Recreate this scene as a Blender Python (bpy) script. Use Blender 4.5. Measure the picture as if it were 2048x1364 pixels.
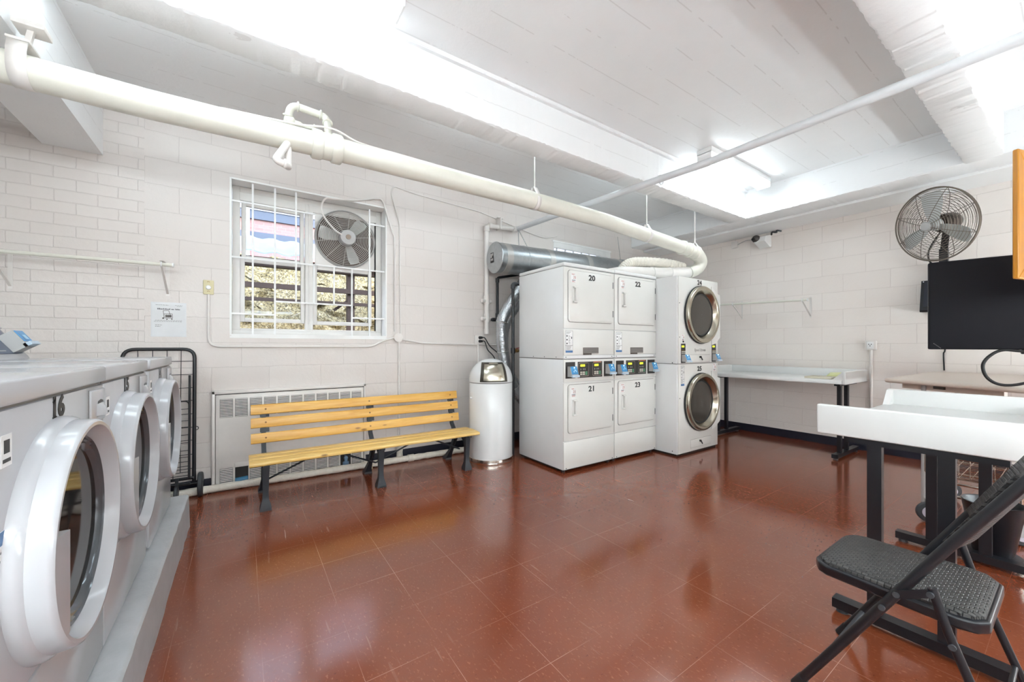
import bpy, bmesh, math, random
from math import pi, sin, cos, radians as R_
from mathutils import Vector, Matrix

random.seed(7)
for o in list(bpy.data.objects):
    bpy.data.objects.remove(o, do_unlink=True)
scene = bpy.context.scene
COL = scene.collection

# ---------------------------------------------------------------- camera
cam_d = bpy.data.cameras.new('camera')
cam = bpy.data.objects.new('camera', cam_d)
COL.objects.link(cam)
cam.location = (0, 0, 1.18)
cam.rotation_euler = (pi / 2, 0, -math.atan2(538, 787))
cam_d.sensor_width = 36.0
cam_d.lens = 787 / 2048 * 36.0
cam_d.shift_y = 10 / 2048
cam_d.clip_start = 0.02
scene.camera = cam

# ---------------------------------------------------------------- sky and exposure
world = bpy.data.worlds.new('world')
scene.world = world
world.use_nodes = True
wn = world.node_tree
bg = wn.nodes['Background']
sky = wn.nodes.new('ShaderNodeTexSky')
sky.sky_type = 'NISHITA'
sky.sun_disc = False
sky.sun_elevation = R_(38)
sky.sun_rotation = R_(160)
hsv = wn.nodes.new('ShaderNodeHueSaturation')      # thin overcast: paler than a clear sky
hsv.inputs['Saturation'].default_value = 0.35
wn.links.new(sky.outputs['Color'], hsv.inputs['Color'])
wn.links.new(hsv.outputs['Color'], bg.inputs['Color'])
bg.inputs['Strength'].default_value = 0.48
vs = scene.view_settings
vs.view_transform = 'Standard'
vs.look = 'None'
vs.exposure = 1.56
vs.gamma = 1.0
vs.use_curve_mapping = False
TUBE = 6.5          # emission of the fluorescent lenses
FILL = 29.0          # emission of the added, unseen fill tubes

# ---------------------------------------------------------------- materials
def lin(c):
    return tuple(((x / 255) / 12.92 if x / 255 <= 0.04045 else ((x / 255 + 0.055) / 1.055) ** 2.4) for x in c) + (1.0,)

class NT:
    def __init__(s, name):
        s.m = bpy.data.materials.new(name)
        s.m.use_nodes = True
        s.t = s.m.node_tree
        s.b = s.t.nodes['Principled BSDF']
    def n(s, typ, **kw):
        x = s.t.nodes.new(typ)
        for k, v in kw.items():
            setattr(x, k, v)
        return x
    def l(s, a, b):
        s.t.links.new(a, b)
    def noise(s, scale, detail=3, rough=0.55, vec=None):
        x = s.n('ShaderNodeTexNoise')
        x.inputs['Scale'].default_value = scale
        x.inputs['Detail'].default_value = detail
        x.inputs['Roughness'].default_value = rough
        if vec is not None:
            s.l(vec, x.inputs['Vector'])
        return x
    def coord(s):
        return s.n('ShaderNodeTexCoord').outputs['Object']
    def mapping(s, vec, scale=(1, 1, 1), loc=(0, 0, 0), rot=(0, 0, 0)):
        x = s.n('ShaderNodeMapping')
        x.inputs['Scale'].default_value = scale
        x.inputs['Location'].default_value = loc
        x.inputs['Rotation'].default_value = rot
        s.l(vec, x.inputs['Vector'])
        return x.outputs['Vector']
    def ramp(s, fac, stops):
        x = s.n('ShaderNodeValToRGB')
        e = x.color_ramp.elements
        while len(e) < len(stops):
            e.new(0.5)
        for i, (p, c) in enumerate(stops):
            e[i].position = p
            e[i].color = c if len(c) == 4 else tuple(c) + (1,)
        s.l(fac, x.inputs['Fac'])
        return x
    def mix(s, fac, a, b, mode='MIX'):
        x = s.n('ShaderNodeMix', data_type='RGBA', blend_type=mode)
        for inp, v in ((x.inputs[0], fac), (x.inputs[6], a), (x.inputs[7], b)):
            if hasattr(v, 'node'):
                s.l(v, inp)
            else:
                inp.default_value = v
        return x.outputs[2]
    def bump(s, h, strength=0.3, dist=0.01, prev=None):
        x = s.n('ShaderNodeBump')
        x.inputs['Strength'].default_value = strength
        x.inputs['Distance'].default_value = dist
        s.l(h, x.inputs['Height'])
        if prev is not None:
            s.l(prev, x.inputs['Normal'])
        return x.outputs['Normal']
    def math(s, op, a, b=0.0):
        x = s.n('ShaderNodeMath', operation=op)
        for inp, v in ((x.inputs[0], a), (x.inputs[1], b)):
            if hasattr(v, 'node'):
                s.l(v, inp)
            else:
                inp.default_value = v
        return x.outputs[0]

MATS = {}
def mat(name, rgb, rough=0.5, metal=0.0, spec=0.5, coat=0.0, var=0.04, vscale=6.0, bump=0.0, bscale=60.0, bdist=0.002):
    """a plain painted / plastic / metal surface with a little procedural variation"""
    if name in MATS:
        return MATS[name]
    t = NT(name)
    t.b.inputs['Roughness'].default_value = rough
    t.b.inputs['Metallic'].default_value = metal
    t.b.inputs['Specular IOR Level'].default_value = spec
    t.b.inputs['Coat Weight'].default_value = coat
    c = lin(rgb)
    co = t.coord()
    nz = t.noise(vscale, 4, 0.6, co)
    lo = tuple(max(0, x * (1 - var)) for x in c[:3]) + (1,)
    hi = tuple(min(1, x * (1 + var)) for x in c[:3]) + (1,)
    r = t.ramp(nz.outputs['Fac'], [(0.3, lo), (0.7, hi)])
    t.l(r.outputs['Color'], t.b.inputs['Base Color'])
    if bump:
        nb = t.noise(bscale, 3, 0.6, co)
        t.l(t.bump(nb.outputs['Fac'], bump, bdist), t.b.inputs['Normal'])
    MATS[name] = t.m
    return t.m

def emis(name, rgb, strength):
    if name in MATS:
        return MATS[name]
    t = NT(name)
    c = lin(rgb)
    t.b.inputs['Base Color'].default_value = c
    t.b.inputs['Emission Color'].default_value = c
    t.b.inputs['Emission Strength'].default_value = strength
    MATS[name] = t.m
    return t.m

def masonry(name, axis, brick_until=None, base=(224, 217, 212), alt=(221, 213, 208), seam=(213, 205, 200)):
    """painted concrete block in running bond; a brick field left of brick_until"""
    t = NT(name)
    co = t.coord()
    sx = t.n('ShaderNodeSeparateXYZ')
    t.l(co, sx.inputs[0])
    cb = t.n('ShaderNodeCombineXYZ')
    t.l(sx.outputs[axis], cb.inputs[0])
    t.l(sx.outputs['Z'], cb.inputs[1])
    wob = t.noise(2.2, 3, 0.6, co)
    wv = t.n('ShaderNodeVectorMath', operation='MULTIPLY_ADD')
    t.l(wob.outputs['Color'], wv.inputs[0])
    wv.inputs[1].default_value = (0.014, 0.014, 0)
    wob2 = t.noise(16, 3, 0.6, co)
    wv0 = t.n('ShaderNodeVectorMath', operation='MULTIPLY_ADD')
    t.l(wob2.outputs['Color'], wv0.inputs[0])
    wv0.inputs[1].default_value = (0.009, 0.009, 0)
    t.l(cb.outputs[0], wv0.inputs[2])
    t.l(wv0.outputs[0], wv.inputs[2])
    def bricks(w, h, mortar):
        b = t.n('ShaderNodeTexBrick')
        b.inputs['Scale'].default_value = 1.0
        b.inputs['Brick Width'].default_value = w
        b.inputs['Row Height'].default_value = h
        b.inputs['Mortar Size'].default_value = mortar
        b.inputs['Mortar Smooth'].default_value = 0.6
        b.inputs['Color1'].default_value = lin(base)
        b.inputs['Color2'].default_value = lin(alt)
        b.inputs['Mortar'].default_value = lin(seam)
        t.l(wv.outputs[0], b.inputs['Vector'])
        return b
    blk = bricks(0.406, 0.203, 0.0035)
    col, fac = blk.outputs['Color'], blk.outputs['Fac']
    if brick_until is not None:
        br = bricks(0.215, 0.0815, 0.006)
        br.inputs['Mortar Smooth'].default_value = 1.0
        edge = t.math('LESS_THAN', sx.outputs[axis], brick_until)
        col = t.mix(edge, col, br.outputs['Color'])
        m = t.n('ShaderNodeMix', data_type='FLOAT')
        t.l(edge, m.inputs[0]); t.l(fac, m.inputs[2]); t.l(br.outputs['Fac'], m.inputs[3])
        fac = m.outputs[0]
    blotch = t.noise(1.1, 4, 0.6, co)
    tint = t.ramp(blotch.outputs['Fac'], [(0.35, (0.985, 0.965, 0.955)), (0.65, (1, 1, 1))])
    col = t.mix(1.0, col, tint.outputs['Color'], 'MULTIPLY')
    t.l(col, t.b.inputs['Base Color'])
    t.b.inputs['Roughness'].default_value = 0.42
    inv = t.math('SUBTRACT', 1.0, fac)
    n1 = t.bump(inv, 0.42, 0.005)
    grit = t.noise(34, 5, 0.65, co)
    n2 = t.bump(grit.outputs['Fac'], 0.32, 0.006, n1)
    t.l(n2, t.b.inputs['Normal'])
    return t.m

def concrete_paint(name, rgb, board_axis='Y', board=0.0):
    """board-marked painted concrete"""
    t = NT(name)
    co = t.coord()
    nz = t.noise(1.5, 4, 0.6, co)
    c = lin(rgb)
    r = t.ramp(nz.outputs['Fac'], [(0.3, tuple(x * 0.96 for x in c[:3])), (0.7, c[:3])])
    col = r.outputs['Color']
    grit = t.noise(22, 6, 0.7, co)
    h = grit.outputs['Fac']
    nrm = t.bump(h, 0.28, 0.008)
    if board:
        sx = t.n('ShaderNodeSeparateXYZ')
        t.l(co, sx.inputs[0])
        wob = t.noise(3, 2, 0.5, co)
        a = t.math('MULTIPLY_ADD', wob.outputs['Fac'], 0.014)
        a.node.inputs[2].default_value = 0.0
        s_ = t.math('ADD', sx.outputs[board_axis], a)
        f = t.math('FRACT', t.math('DIVIDE', s_, board))
        line = t.math('LESS_THAN', f, 0.03)
        brk = t.noise(5, 4, 0.7, co)
        on = t.math('GREATER_THAN', brk.outputs['Fac'], 0.48)
        ln = t.math('MULTIPLY', line, on)
        nrm = t.bump(ln, 0.5, 0.006, nrm)
        col = t.mix(t.math('MULTIPLY', ln, 0.25), col, lin((176, 170, 166)))
    t.l(col, t.b.inputs['Base Color'])
    t.l(nrm, t.b.inputs['Normal'])
    t.b.inputs['Roughness'].default_value = 0.45
    return t.m

def floor_mat():
    t = NT('red_vinyl_tile')
    co = t.coord()
    mp = t.mapping(co, loc=(-0.06, -0.222, 0))
    b = t.n('ShaderNodeTexBrick')
    b.offset = 0.0
    b.inputs['Scale'].default_value = 1.0
    b.inputs['Brick Width'].default_value = 0.295
    b.inputs['Row Height'].default_value = 0.302
    b.inputs['Mortar Size'].default_value = 0.0009
    b.inputs['Mortar Smooth'].default_value = 0.2
    b.inputs['Bias'].default_value = 0.0
    b.inputs['Color1'].default_value = lin((142, 76, 52))
    b.inputs['Color2'].default_value = lin((136, 70, 47))
    b.inputs['Mortar'].default_value = lin((162, 104, 80))
    t.l(mp, b.inputs['Vector'])
    big = t.noise(0.7, 4, 0.6, co)
    tint = t.ramp(big.outputs['Fac'], [(0.3, (0.86, 0.80, 0.80)), (0.7, (1.08, 1.06, 1.04))])
    sn = t.noise(1.7, 3, 0.6, t.mapping(co, loc=(5, 2, 0)))
    sm = t.ramp(sn.outputs['Fac'], [(0.42, (0.05, 0.05, 0.05)), (0.66, (0.8, 0.8, 0.8))])
    seam = t.math('MULTIPLY', b.outputs['Fac'], sm.outputs['Color'])
    tone = t.noise(0.9, 2, 0.5, t.mapping(co, loc=(1, 7, 0)))
    basec = t.ramp(tone.outputs['Fac'], [(0.35, lin((122, 61, 37))), (0.65, lin((130, 68, 42)))])
    col = t.mix(seam, basec.outputs['Color'], lin((196, 150, 126)))
    col = t.mix(1.0, col, tint.outputs['Color'], 'MULTIPLY')
    fl = t.noise(120, 2, 0.5, t.mapping(co, scale=(1, 0.45, 1), rot=(0, 0, 0.7)))
    flk = t.ramp(fl.outputs['Fac'], [(0.61, (0, 0, 0)), (0.70, (1, 1, 1))])
    col = t.mix(t.math('MULTIPLY', flk.outputs['Color'], 0.32), col, lin((178, 112, 82)))
    fd = t.noise(90, 2, 0.5, t.mapping(co, scale=(0.5, 1, 1), rot=(0, 0, 0.2), loc=(3, 1, 0)))
    fdk = t.ramp(fd.outputs['Fac'], [(0.26, (1, 1, 1)), (0.34, (0, 0, 0))])
    col = t.mix(t.math('MULTIPLY', fdk.outputs['Color'], 0.45), col, lin((74, 30, 22)))
    # scuffs: long faint scratches, gathered in worn patches
    sc1 = t.noise(46, 2, 0.5, t.mapping(co, scale=(1, 0.06, 1), rot=(0, 0, 1.05)))
    sc2 = t.noise(46, 2, 0.5, t.mapping(co, scale=(1, 0.06, 1), rot=(0, 0, -0.55)))
    s1 = t.ramp(sc1.outputs['Fac'], [(0.69, (0, 0, 0)), (0.73, (1, 1, 1))])
    s2 = t.ramp(sc2.outputs['Fac'], [(0.70, (0, 0, 0)), (0.74, (1, 1, 1))])
    worn = t.noise(1.1, 3, 0.6, t.mapping(co, loc=(0.4, 2.2, 0)))
    wm = t.ramp(worn.outputs['Fac'], [(0.42, (0, 0, 0)), (0.66, (1, 1, 1))])
    sc = t.math('MULTIPLY', t.math('MAXIMUM', s1.outputs['Color'], s2.outputs['Color']), wm.outputs['Color'])
    col = t.mix(t.math('MULTIPLY', sc, 0.30), col, lin((200, 158, 134)))
    t.l(col, t.b.inputs['Base Color'])
    rr = t.ramp(worn.outputs['Fac'], [(0.3, (0.09, 0.09, 0.09)), (0.7, (0.19, 0.19, 0.19))])
    rg = t.math('ADD', rr.outputs['Color'], t.math('MULTIPLY', sc, 0.12))
    t.l(rg, t.b.inputs['Roughness'])
    t.b.inputs['Specular IOR Level'].default_value = 0.95
    wave = t.noise(2.6, 2, 0.5, co)
    n1 = t.bump(wave.outputs['Fac'], 0.06, 0.02)
    fine = t.noise(260, 2, 0.5, co)
    n2 = t.bump(fine.outputs['Fac'], 0.05, 0.001, n1)
    n3 = t.bump(t.math('SUBTRACT', 1.0, b.outputs['Fac']), 0.06, 0.0006, n2)
    t.l(n3, t.b.inputs['Normal'])
    return t.m

def wood_mat(name, c1, c2, knots=True, axis=0, rough=0.32):
    t = NT(name)
    co = t.coord()
    sc = [9, 9, 9]
    sc[axis] = 0.7
    g = t.noise(4, 5, 0.6, t.mapping(co, scale=sc))
    g.inputs['Distortion'].default_value = 0.8
    r = t.ramp(g.outputs['Fac'], [(0.3, lin(c1)), (0.62, lin(c2))])
    col = r.outputs['Color']
    if knots:
        ks = [9, 9, 9]
        ks[axis] = 3.6
        v = t.n('ShaderNodeTexVoronoi')
        v.inputs['Scale'].default_value = 1.0
        t.l(t.mapping(co, scale=ks), v.inputs['Vector'])
        k = t.ramp(v.outputs['Distance'], [(0.05, (1, 1, 1)), (0.11, (0, 0, 0))])
        col = t.mix(t.math('MULTIPLY', k.outputs['Color'], 0.75), col, lin((112, 62, 20)))
    t.l(col, t.b.inputs['Base Color'])
    t.b.inputs['Roughness'].default_value = rough
    t.l(t.bump(g.outputs['Fac'], 0.12, 0.002), t.b.inputs['Normal'])
    return t.m

def galvanized(name, rgb=(176, 180, 182), rough=0.34, wrinkle=0.0):
    t = NT(name)
    co = t.coord()
    v = t.n('ShaderNodeTexVoronoi')
    v.inputs['Scale'].default_value = 38
    t.l(co, v.inputs['Vector'])
    c = lin(rgb)
    r = t.ramp(v.outputs['Color'], [(0.0, tuple(x * 0.86 for x in c[:3])), (1.0, c[:3])])
    t.l(r.outputs['Color'], t.b.inputs['Base Color'])
    t.b.inputs['Metallic'].default_value = 0.9
    t.b.inputs['Roughness'].default_value = rough
    if wrinkle:
        nz = t.noise(30, 4, 0.6, co)
        t.l(t.bump(nz.outputs['Fac'], wrinkle, 0.02), t.b.inputs['Normal'])
    return t.m

def weave_mat():
    t = NT('black_woven_vinyl')
    co = t.coord()
    b = t.n('ShaderNodeTexBrick')
    b.inputs['Scale'].default_value = 1.0
    b.inputs['Brick Width'].default_value = 0.016
    b.inputs['Row Height'].default_value = 0.011
    b.inputs['Mortar Size'].default_value = 0.0022
    b.inputs['Mortar Smooth'].default_value = 1.0
    b.inputs['Color1'].default_value = lin((76, 74, 72))
    b.inputs['Color2'].default_value = lin((62, 61, 60))
    b.inputs['Mortar'].default_value = lin((20, 20, 21))
    t.l(t.mapping(co, rot=(0, 0, pi / 2)), b.inputs['Vector'])
    t.l(b.outputs['Color'], t.b.inputs['Base Color'])
    t.l(t.bump(t.math('SUBTRACT', 1.0, b.outputs['Fac']), 0.8, 0.003), t.b.inputs['Normal'])
    t.b.inputs['Roughness'].default_value = 0.5
    return t.m

def glass_mat(name, rgb=(255, 255, 255), rough=0.0, thin=True, mixf=0.12):
    t = NT(name)
    out = t.t.nodes['Material Output']
    tr = t.n('ShaderNodeBsdfTransparent')
    tr.inputs['Color'].default_value = lin(rgb)
    gl = t.n('ShaderNodeBsdfGlossy')
    gl.inputs['Roughness'].default_value = rough
    mx = t.n('ShaderNodeMixShader')
    fr = t.n('ShaderNodeFresnel')
    fr.inputs['IOR'].default_value = 1.45
    t.l(t.math('MULTIPLY', fr.outputs[0], 0.12), mx.inputs[0])
    t.l(tr.outputs[0], mx.inputs[1])
    t.l(gl.outputs[0], mx.inputs[2])
    t.l(mx.outputs[0], out.inputs['Surface'])
    return t.m

M_BACK = masonry('painted_block_and_brick', 'X', -0.62)
M_RIGHT = masonry('painted_block', 'Y', None, (243, 236, 230), (240, 232, 226), (228, 219, 213))
M_CEIL = concrete_paint('white_ceiling_paint', (246, 246, 246), 'Y', 0.21)
M_BEAM = concrete_paint('white_beam_paint', (246, 246, 246), 'Z', 0.16)
M_PLINTH = mat('grey_floor_paint', (170, 172, 174), 0.4, var=0.08, vscale=9, bump=0.35, bscale=70, bdist=0.003)
M_BASE = mat('navy_vinyl_base', (32, 33, 46), 0.35)
M_PIPE = mat('cream_pipe_paint', (224, 221, 209), 0.32, bump=0.12, bscale=26, bdist=0.003)
M_PIPEW = mat('white_pipe_paint', (229, 223, 218), 0.35, bump=0.1, bscale=40)
M_SPRK = mat('pale_grey_pipe_paint', (222, 224, 226), 0.3)
M_CRUST = mat('crusted_white_paint', (226, 219, 207), 0.6, var=0.08, vscale=30, bump=0.6, bscale=90, bdist=0.006)
M_ENAM = mat('white_enamel', (226, 226, 225), 0.22, coat=0.15, var=0.012)
M_ENAM2 = mat('warm_white_enamel', (219, 217, 212), 0.26, coat=0.1, var=0.012)
M_PLAST = mat('white_plastic', (240, 239, 238), 0.2, coat=0.2, var=0.01)
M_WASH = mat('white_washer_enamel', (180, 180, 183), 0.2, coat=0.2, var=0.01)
M_LAMI = mat('white_laminate', (228, 228, 226), 0.3, var=0.015)
M_BEIGE = mat('beige_laminate', (206, 192, 180), 0.35, var=0.03, vscale=60)
M_TRIM = mat('white_window_paint', (226, 222, 217), 0.4, var=0.03)
M_REVEAL = mat('bright_white_paint', (244, 243, 241), 0.45, bump=0.15, bscale=30, bdist=0.003)
M_BLACK = mat('black_steel', (22, 23, 28), 0.35, var=0.1)
M_IRON = mat('black_cast_iron', (33, 37, 43), 0.42, var=0.15, bump=0.15, bscale=80)
M_RUB = mat('black_rubber', (24, 24, 26), 0.55)
M_GREYRUB = mat('grey_rubber', (58, 60, 64), 0.5)
M_DARK = mat('dark_gap', (26, 25, 25), 0.6)
M_GAP = mat('seam_shade', (120, 116, 112), 0.6)
M_BROWN = mat('brown_label', (70, 60, 52), 0.4)
M_INK = mat('black_ink', (34, 32, 32), 0.5)
M_GINK = mat('grey_ink', (140, 138, 136), 0.6)
M_RED = mat('red_ink', (186, 112, 100), 0.6)
M_PAPER = mat('white_paper', (232, 231, 230), 0.6)
M_SHEET = mat('translucent_sleeve', (218, 217, 218), 0.3)
M_BLUE = mat('blue_print', (70, 112, 160), 0.4)
M_READER = mat('blue_reader_face', (64, 142, 196), 0.3)
M_GREYP = mat('grey_plastic', (176, 174, 172), 0.4)
M_PANEL = mat('charcoal_panel', (40, 36, 34), 0.3)
M_LCD = emis('green_display', (196, 206, 40), 0.7)
M_LED = emis('led_dot', (225, 255, 225), 2.0)
M_KEY = mat('pale_key', (196, 192, 180), 0.5)
M_GKEY = mat('green_key', (84, 150, 112), 0.5)
M_NAVY = mat('slate_blue_panel', (66, 76, 98), 0.3)
M_CHROME = mat('chrome', (210, 206, 198), 0.12, metal=1.0, var=0.02)
M_STEEL = mat('brushed_steel', (190, 184, 168), 0.22, metal=1.0, var=0.05, vscale=25)
M_FAN = mat('aged_wire', (126, 116, 106), 0.4, metal=0.6)
M_BLADE = mat('pale_blade', (196, 198, 196), 0.35, metal=0.3)
M_BRASS = mat('brass', (150, 116, 70), 0.35, metal=0.8)
M_GALV = galvanized('galvanized_steel')
M_FOIL = galvanized('foil_duct', (196, 200, 204), 0.26, 0.5)
M_TAPE = mat('foil_tape', (186, 184, 180), 0.4, metal=0.6, bump=0.3, bscale=50)
M_GLASS = glass_mat('window_glass', (238, 243, 248))
M_DOORGL = mat('dark_door_glass', (30, 25, 22), 0.05, spec=0.28)
M_DRYGL = mat('smoked_glass', (66, 61, 55), 0.05, spec=0.5)
M_GLRIM = mat('grey_glass_rim', (96, 100, 104), 0.12, metal=0.5)
M_BENCH = wood_mat('golden_pine', (232, 186, 100), (214, 158, 66))
M_SEATW = wood_mat('pale_pine', (238, 206, 136), (224, 180, 98))
M_OAK = wood_mat('honey_oak', (192, 130, 30), (172, 110, 20), False, 2)
M_IVORY = mat('ivory_plate', (214, 204, 164), 0.4)
M_WEAVE = weave_mat()
M_FLOOR = floor_mat()
M_FILL_TUBE = emis('fill_tube_emission', (228, 243, 250), FILL)
M_FILL_LENS = emis('fill_strip_lens', (228, 243, 250), TUBE * 0.6)
M_TUBE = emis('fluorescent_lens', (228, 243, 250), TUBE)

# ---------------------------------------------------------------- mesh helpers
def basis(axis):
    a = Vector(axis).normalized()
    ref = Vector((0, 0, 1)) if abs(a.z) < 0.9 else Vector((1, 0, 0))
    u = a.cross(ref).normalized()
    v = a.cross(u).normalized()
    return a, u, v

class MB:
    def __init__(s):
        s.v, s.f, s.sm, s.mi = [], [], [], []
    def add(s, vs, fs, smooth=False, m=0):
        b = len(s.v)
        s.v += [Vector(x) for x in vs]
        for f in fs:
            s.f.append([b + i for i in f]); s.sm.append(smooth); s.mi.append(m)
        return s
    def box(s, x0, x1, y0, y1, z0, z1, m=0):
        v = [(x, y, z) for z in (z0, z1) for y in (y0, y1) for x in (x0, x1)]
        return s.add(v, [(0, 2, 3, 1), (4, 5, 7, 6), (0, 1, 5, 4), (2, 6, 7, 3), (0, 4, 6, 2), (1, 3, 7, 5)], False, m)
    def rbox(s, x0, x1, y0, y1, z0, z1, r=0.006, seg=2, m=0, mat4=None):
        bm = bmesh.new()
        bmesh.ops.create_cube(bm, size=1.0)
        for v in bm.verts:
            v.co = Vector(((x0 + x1) / 2 + v.co.x * (x1 - x0), (y0 + y1) / 2 + v.co.y * (y1 - y0), (z0 + z1) / 2 + v.co.z * (z1 - z0)))
        r = min(r, 0.49 * min(x1 - x0, y1 - y0, z1 - z0))
        bmesh.ops.bevel(bm, geom=bm.edges[:], offset=r, segments=seg, profile=0.5, affect='EDGES')
        bm.verts.index_update()
        vs = [v.co.copy() for v in bm.verts]
        if mat4 is not None:
            vs = [mat4 @ v for v in vs]
        s.add(vs, [[v.index for v in f.verts] for f in bm.faces], True, m)
        bm.free()
        return s
    def bar(s, p0, p1, w, h, up=(0, 0, 1), m=0):
        """rectangular bar from p0 to p1: w across, h along up"""
        p0, p1 = Vector(p0), Vector(p1)
        d = (p1 - p0).normalized()
        side = d.cross(Vector(up)).normalized()
        upv = side.cross(d).normalized()
        vs = []
        for p in (p0, p1):
            for a, b in ((-1, -1), (1, -1), (1, 1), (-1, 1)):
                vs.append(p + side * a * w / 2 + upv * b * h / 2)
        return s.add(vs, [(0, 3, 2, 1), (4, 5, 6, 7), (0, 1, 5, 4), (1, 2, 6, 5), (2, 3, 7, 6), (3, 0, 4, 7)], False, m)
    def cyl(s, p0, p1, r0, r1=None, n=16, m=0, caps=True):
        r1 = r0 if r1 is None else r1
        p0, p1 = Vector(p0), Vector(p1)
        a, u, v = basis(p1 - p0)
        vs = []
        for p, r in ((p0, r0), (p1, r1)):
            for i in range(n):
                t = 2 * pi * i / n
                vs.append(p + (u * cos(t) + v * sin(t)) * r)
        s.add(vs, [(i, (i + 1) % n, n + (i + 1) % n, n + i) for i in range(n)], True, m)
        if caps:
            s.add(vs[:n], [list(range(n))[::-1]], False, m)
            s.add(vs[n:], [list(range(n))], False, m)
        return s
    def tube(s, pts, r, n=10, m=0, closed=False, caps=True, radii=None):
        pts = [Vector(p) for p in pts]
        N = len(pts)
        tang = []
        for i in range(N):
            if closed:
                d = pts[(i + 1) % N] - pts[i - 1]
            else:
                d = pts[min(i + 1, N - 1)] - pts[max(i - 1, 0)]
            tang.append(d.normalized())
        a, u, v = basis(tang[0])
        vs = []
        for i, p in enumerate(pts):
            t = tang[i]
            u = (u - t * u.dot(t))
            u = u.normalized() if u.length > 1e-6 else basis(t)[1]
            w = t.cross(u)
            rr = radii[i] if radii else r
            for k in range(n):
                q = 2 * pi * k / n
                vs.append(p + (u * cos(q) + w * sin(q)) * rr)
        fs = []
        for i in range(N if closed else N - 1):
            j = (i + 1) % N
            for k in range(n):
                fs.append((i * n + k, i * n + (k + 1) % n, j * n + (k + 1) % n, j * n + k))
        s.add(vs, fs, True, m)
        if caps and not closed:
            s.add(vs[:n], [list(range(n))[::-1]], False, m)
            s.add(vs[-n:], [list(range(n))], False, m)
        return s
    def lathe(s, prof, o, axis, n=40, m=0, smooth=True, t0=0.0, t1=None, ref=None):
        """prof: (radius, height) pairs; a sector when t1 is given"""
        o = Vector(o)
        a, u, v = basis(axis)
        if ref is not None:
            u = Vector(ref).normalized()
            v = a.cross(u).normalized()
        full = t1 is None
        cnt = n if full else n + 1
        vs = []
        for r, h in prof:
            for i in range(cnt):
                t = t0 + (2 * pi if full else (t1 - t0)) * i / n
                vs.append(o + a * h + (u * cos(t) + v * sin(t)) * max(r, 1e-5))
        fs = []
        for j in range(len(prof) - 1):
            for i in range(n):
                k = (i + 1) % cnt
                fs.append((j * cnt + i, j * cnt + k, (j + 1) * cnt + k, (j + 1) * cnt + i))
        return s.add(vs, fs, smooth, m)
    def prism(s, poly, o, u, v, w, m=0, smooth=False):
        """polygon in the (u, v) plane at o, extruded by the vector w"""
        o, u, v, w = Vector(o), Vector(u), Vector(v), Vector(w)
        n = len(poly)
        A = [o + u * a + v * b for a, b in poly]
        B = [p + w for p in A]
        s.add(A + B, [(i, (i + 1) % n, n + (i + 1) % n, n + i) for i in range(n)], smooth, m)
        s.add(A, [list(range(n))[::-1]], False, m)
        s.add(B, [list(range(n))], False, m)
        return s
    def ring(s, c, axis, R, r, n=40, k=8, m=0):
        a, u, v = basis(axis)
        c = Vector(c)
        return s.tube([c + (u * cos(2 * pi * i / n) + v * sin(2 * pi * i / n)) * R for i in range(n)], r, k, m, closed=True)
    def sphere(s, c, r, m=0, n=16, sq=(1, 1, 1)):
        c = Vector(c)
        k = n // 2
        vs, fs = [], []
        for j in range(k + 1):
            ph = pi * j / k
            for i in range(n):
                t = 2 * pi * i / n
                vs.append(c + Vector((r * sq[0] * sin(ph) * cos(t), r * sq[1] * sin(ph) * sin(t), r * sq[2] * cos(ph))))
        for j in range(k):
            for i in range(n):
                fs.append((j * n + i, j * n + (i + 1) % n, (j + 1) * n + (i + 1) % n, (j + 1) * n + i))
        return s.add(vs, fs, True, m)

def rrect(w, h, r, seg=5):
    """rounded rectangle centred on the origin"""
    pts = []
    for cx, cy, a0 in ((w / 2 - r, h / 2 - r, 0), (-w / 2 + r, h / 2 - r, pi / 2), (-w / 2 + r, -h / 2 + r, pi), (w / 2 - r, -h / 2 + r, 1.5 * pi)):
        for i in range(seg + 1):
            a = a0 + pi / 2 * i / seg
            pts.append((cx + r * cos(a), cy + r * sin(a)))
    return pts

def arc(c, r, a0, a1, n, u, v):
    c, u, v = Vector(c), Vector(u), Vector(v)
    return [c + u * r * cos(a0 + (a1 - a0) * i / n) + v * r * sin(a0 + (a1 - a0) * i / n) for i in range(n + 1)]

def bend(pts, r=0.05, seg=6):
    """round the corners of a polyline"""
    pts = [Vector(p) for p in pts]
    out = [pts[0]]
    for i in range(1, len(pts) - 1):
        a, b, c = pts[i - 1], pts[i], pts[i + 1]
        d1, d2 = (a - b), (c - b)
        k = min(r, d1.length * 0.49, d2.length * 0.49)
        p, q = b + d1.normalized() * k, b + d2.normalized() * k
        for j in range(seg + 1):
            t = j / seg
            out.append(p * (1 - t) ** 2 + b * 2 * t * (1 - t) + q * t ** 2)
    out.append(pts[-1])
    return out

def spline(pts, n=8):
    """Catmull-Rom through the points"""
    P = [Vector(p) for p in pts]
    P = [P[0] * 2 - P[1]] + P + [P[-1] * 2 - P[-2]]
    out = []
    for i in range(1, len(P) - 2):
        for k in range(n):
            t = k / n
            a, b, c, d = P[i - 1], P[i], P[i + 1], P[i + 2]
            out.append(0.5 * ((2 * b) + (c - a) * t + (2 * a - 5 * b + 4 * c - d) * t * t + (3 * b - a - 3 * c + d) * t ** 3))
    out.append(P[-2])
    return out

def origin_of(o):
    p = Vector((0, 0, 0))
    while o is not None:
        p += o.location
        o = o.parent
    return p

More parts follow.
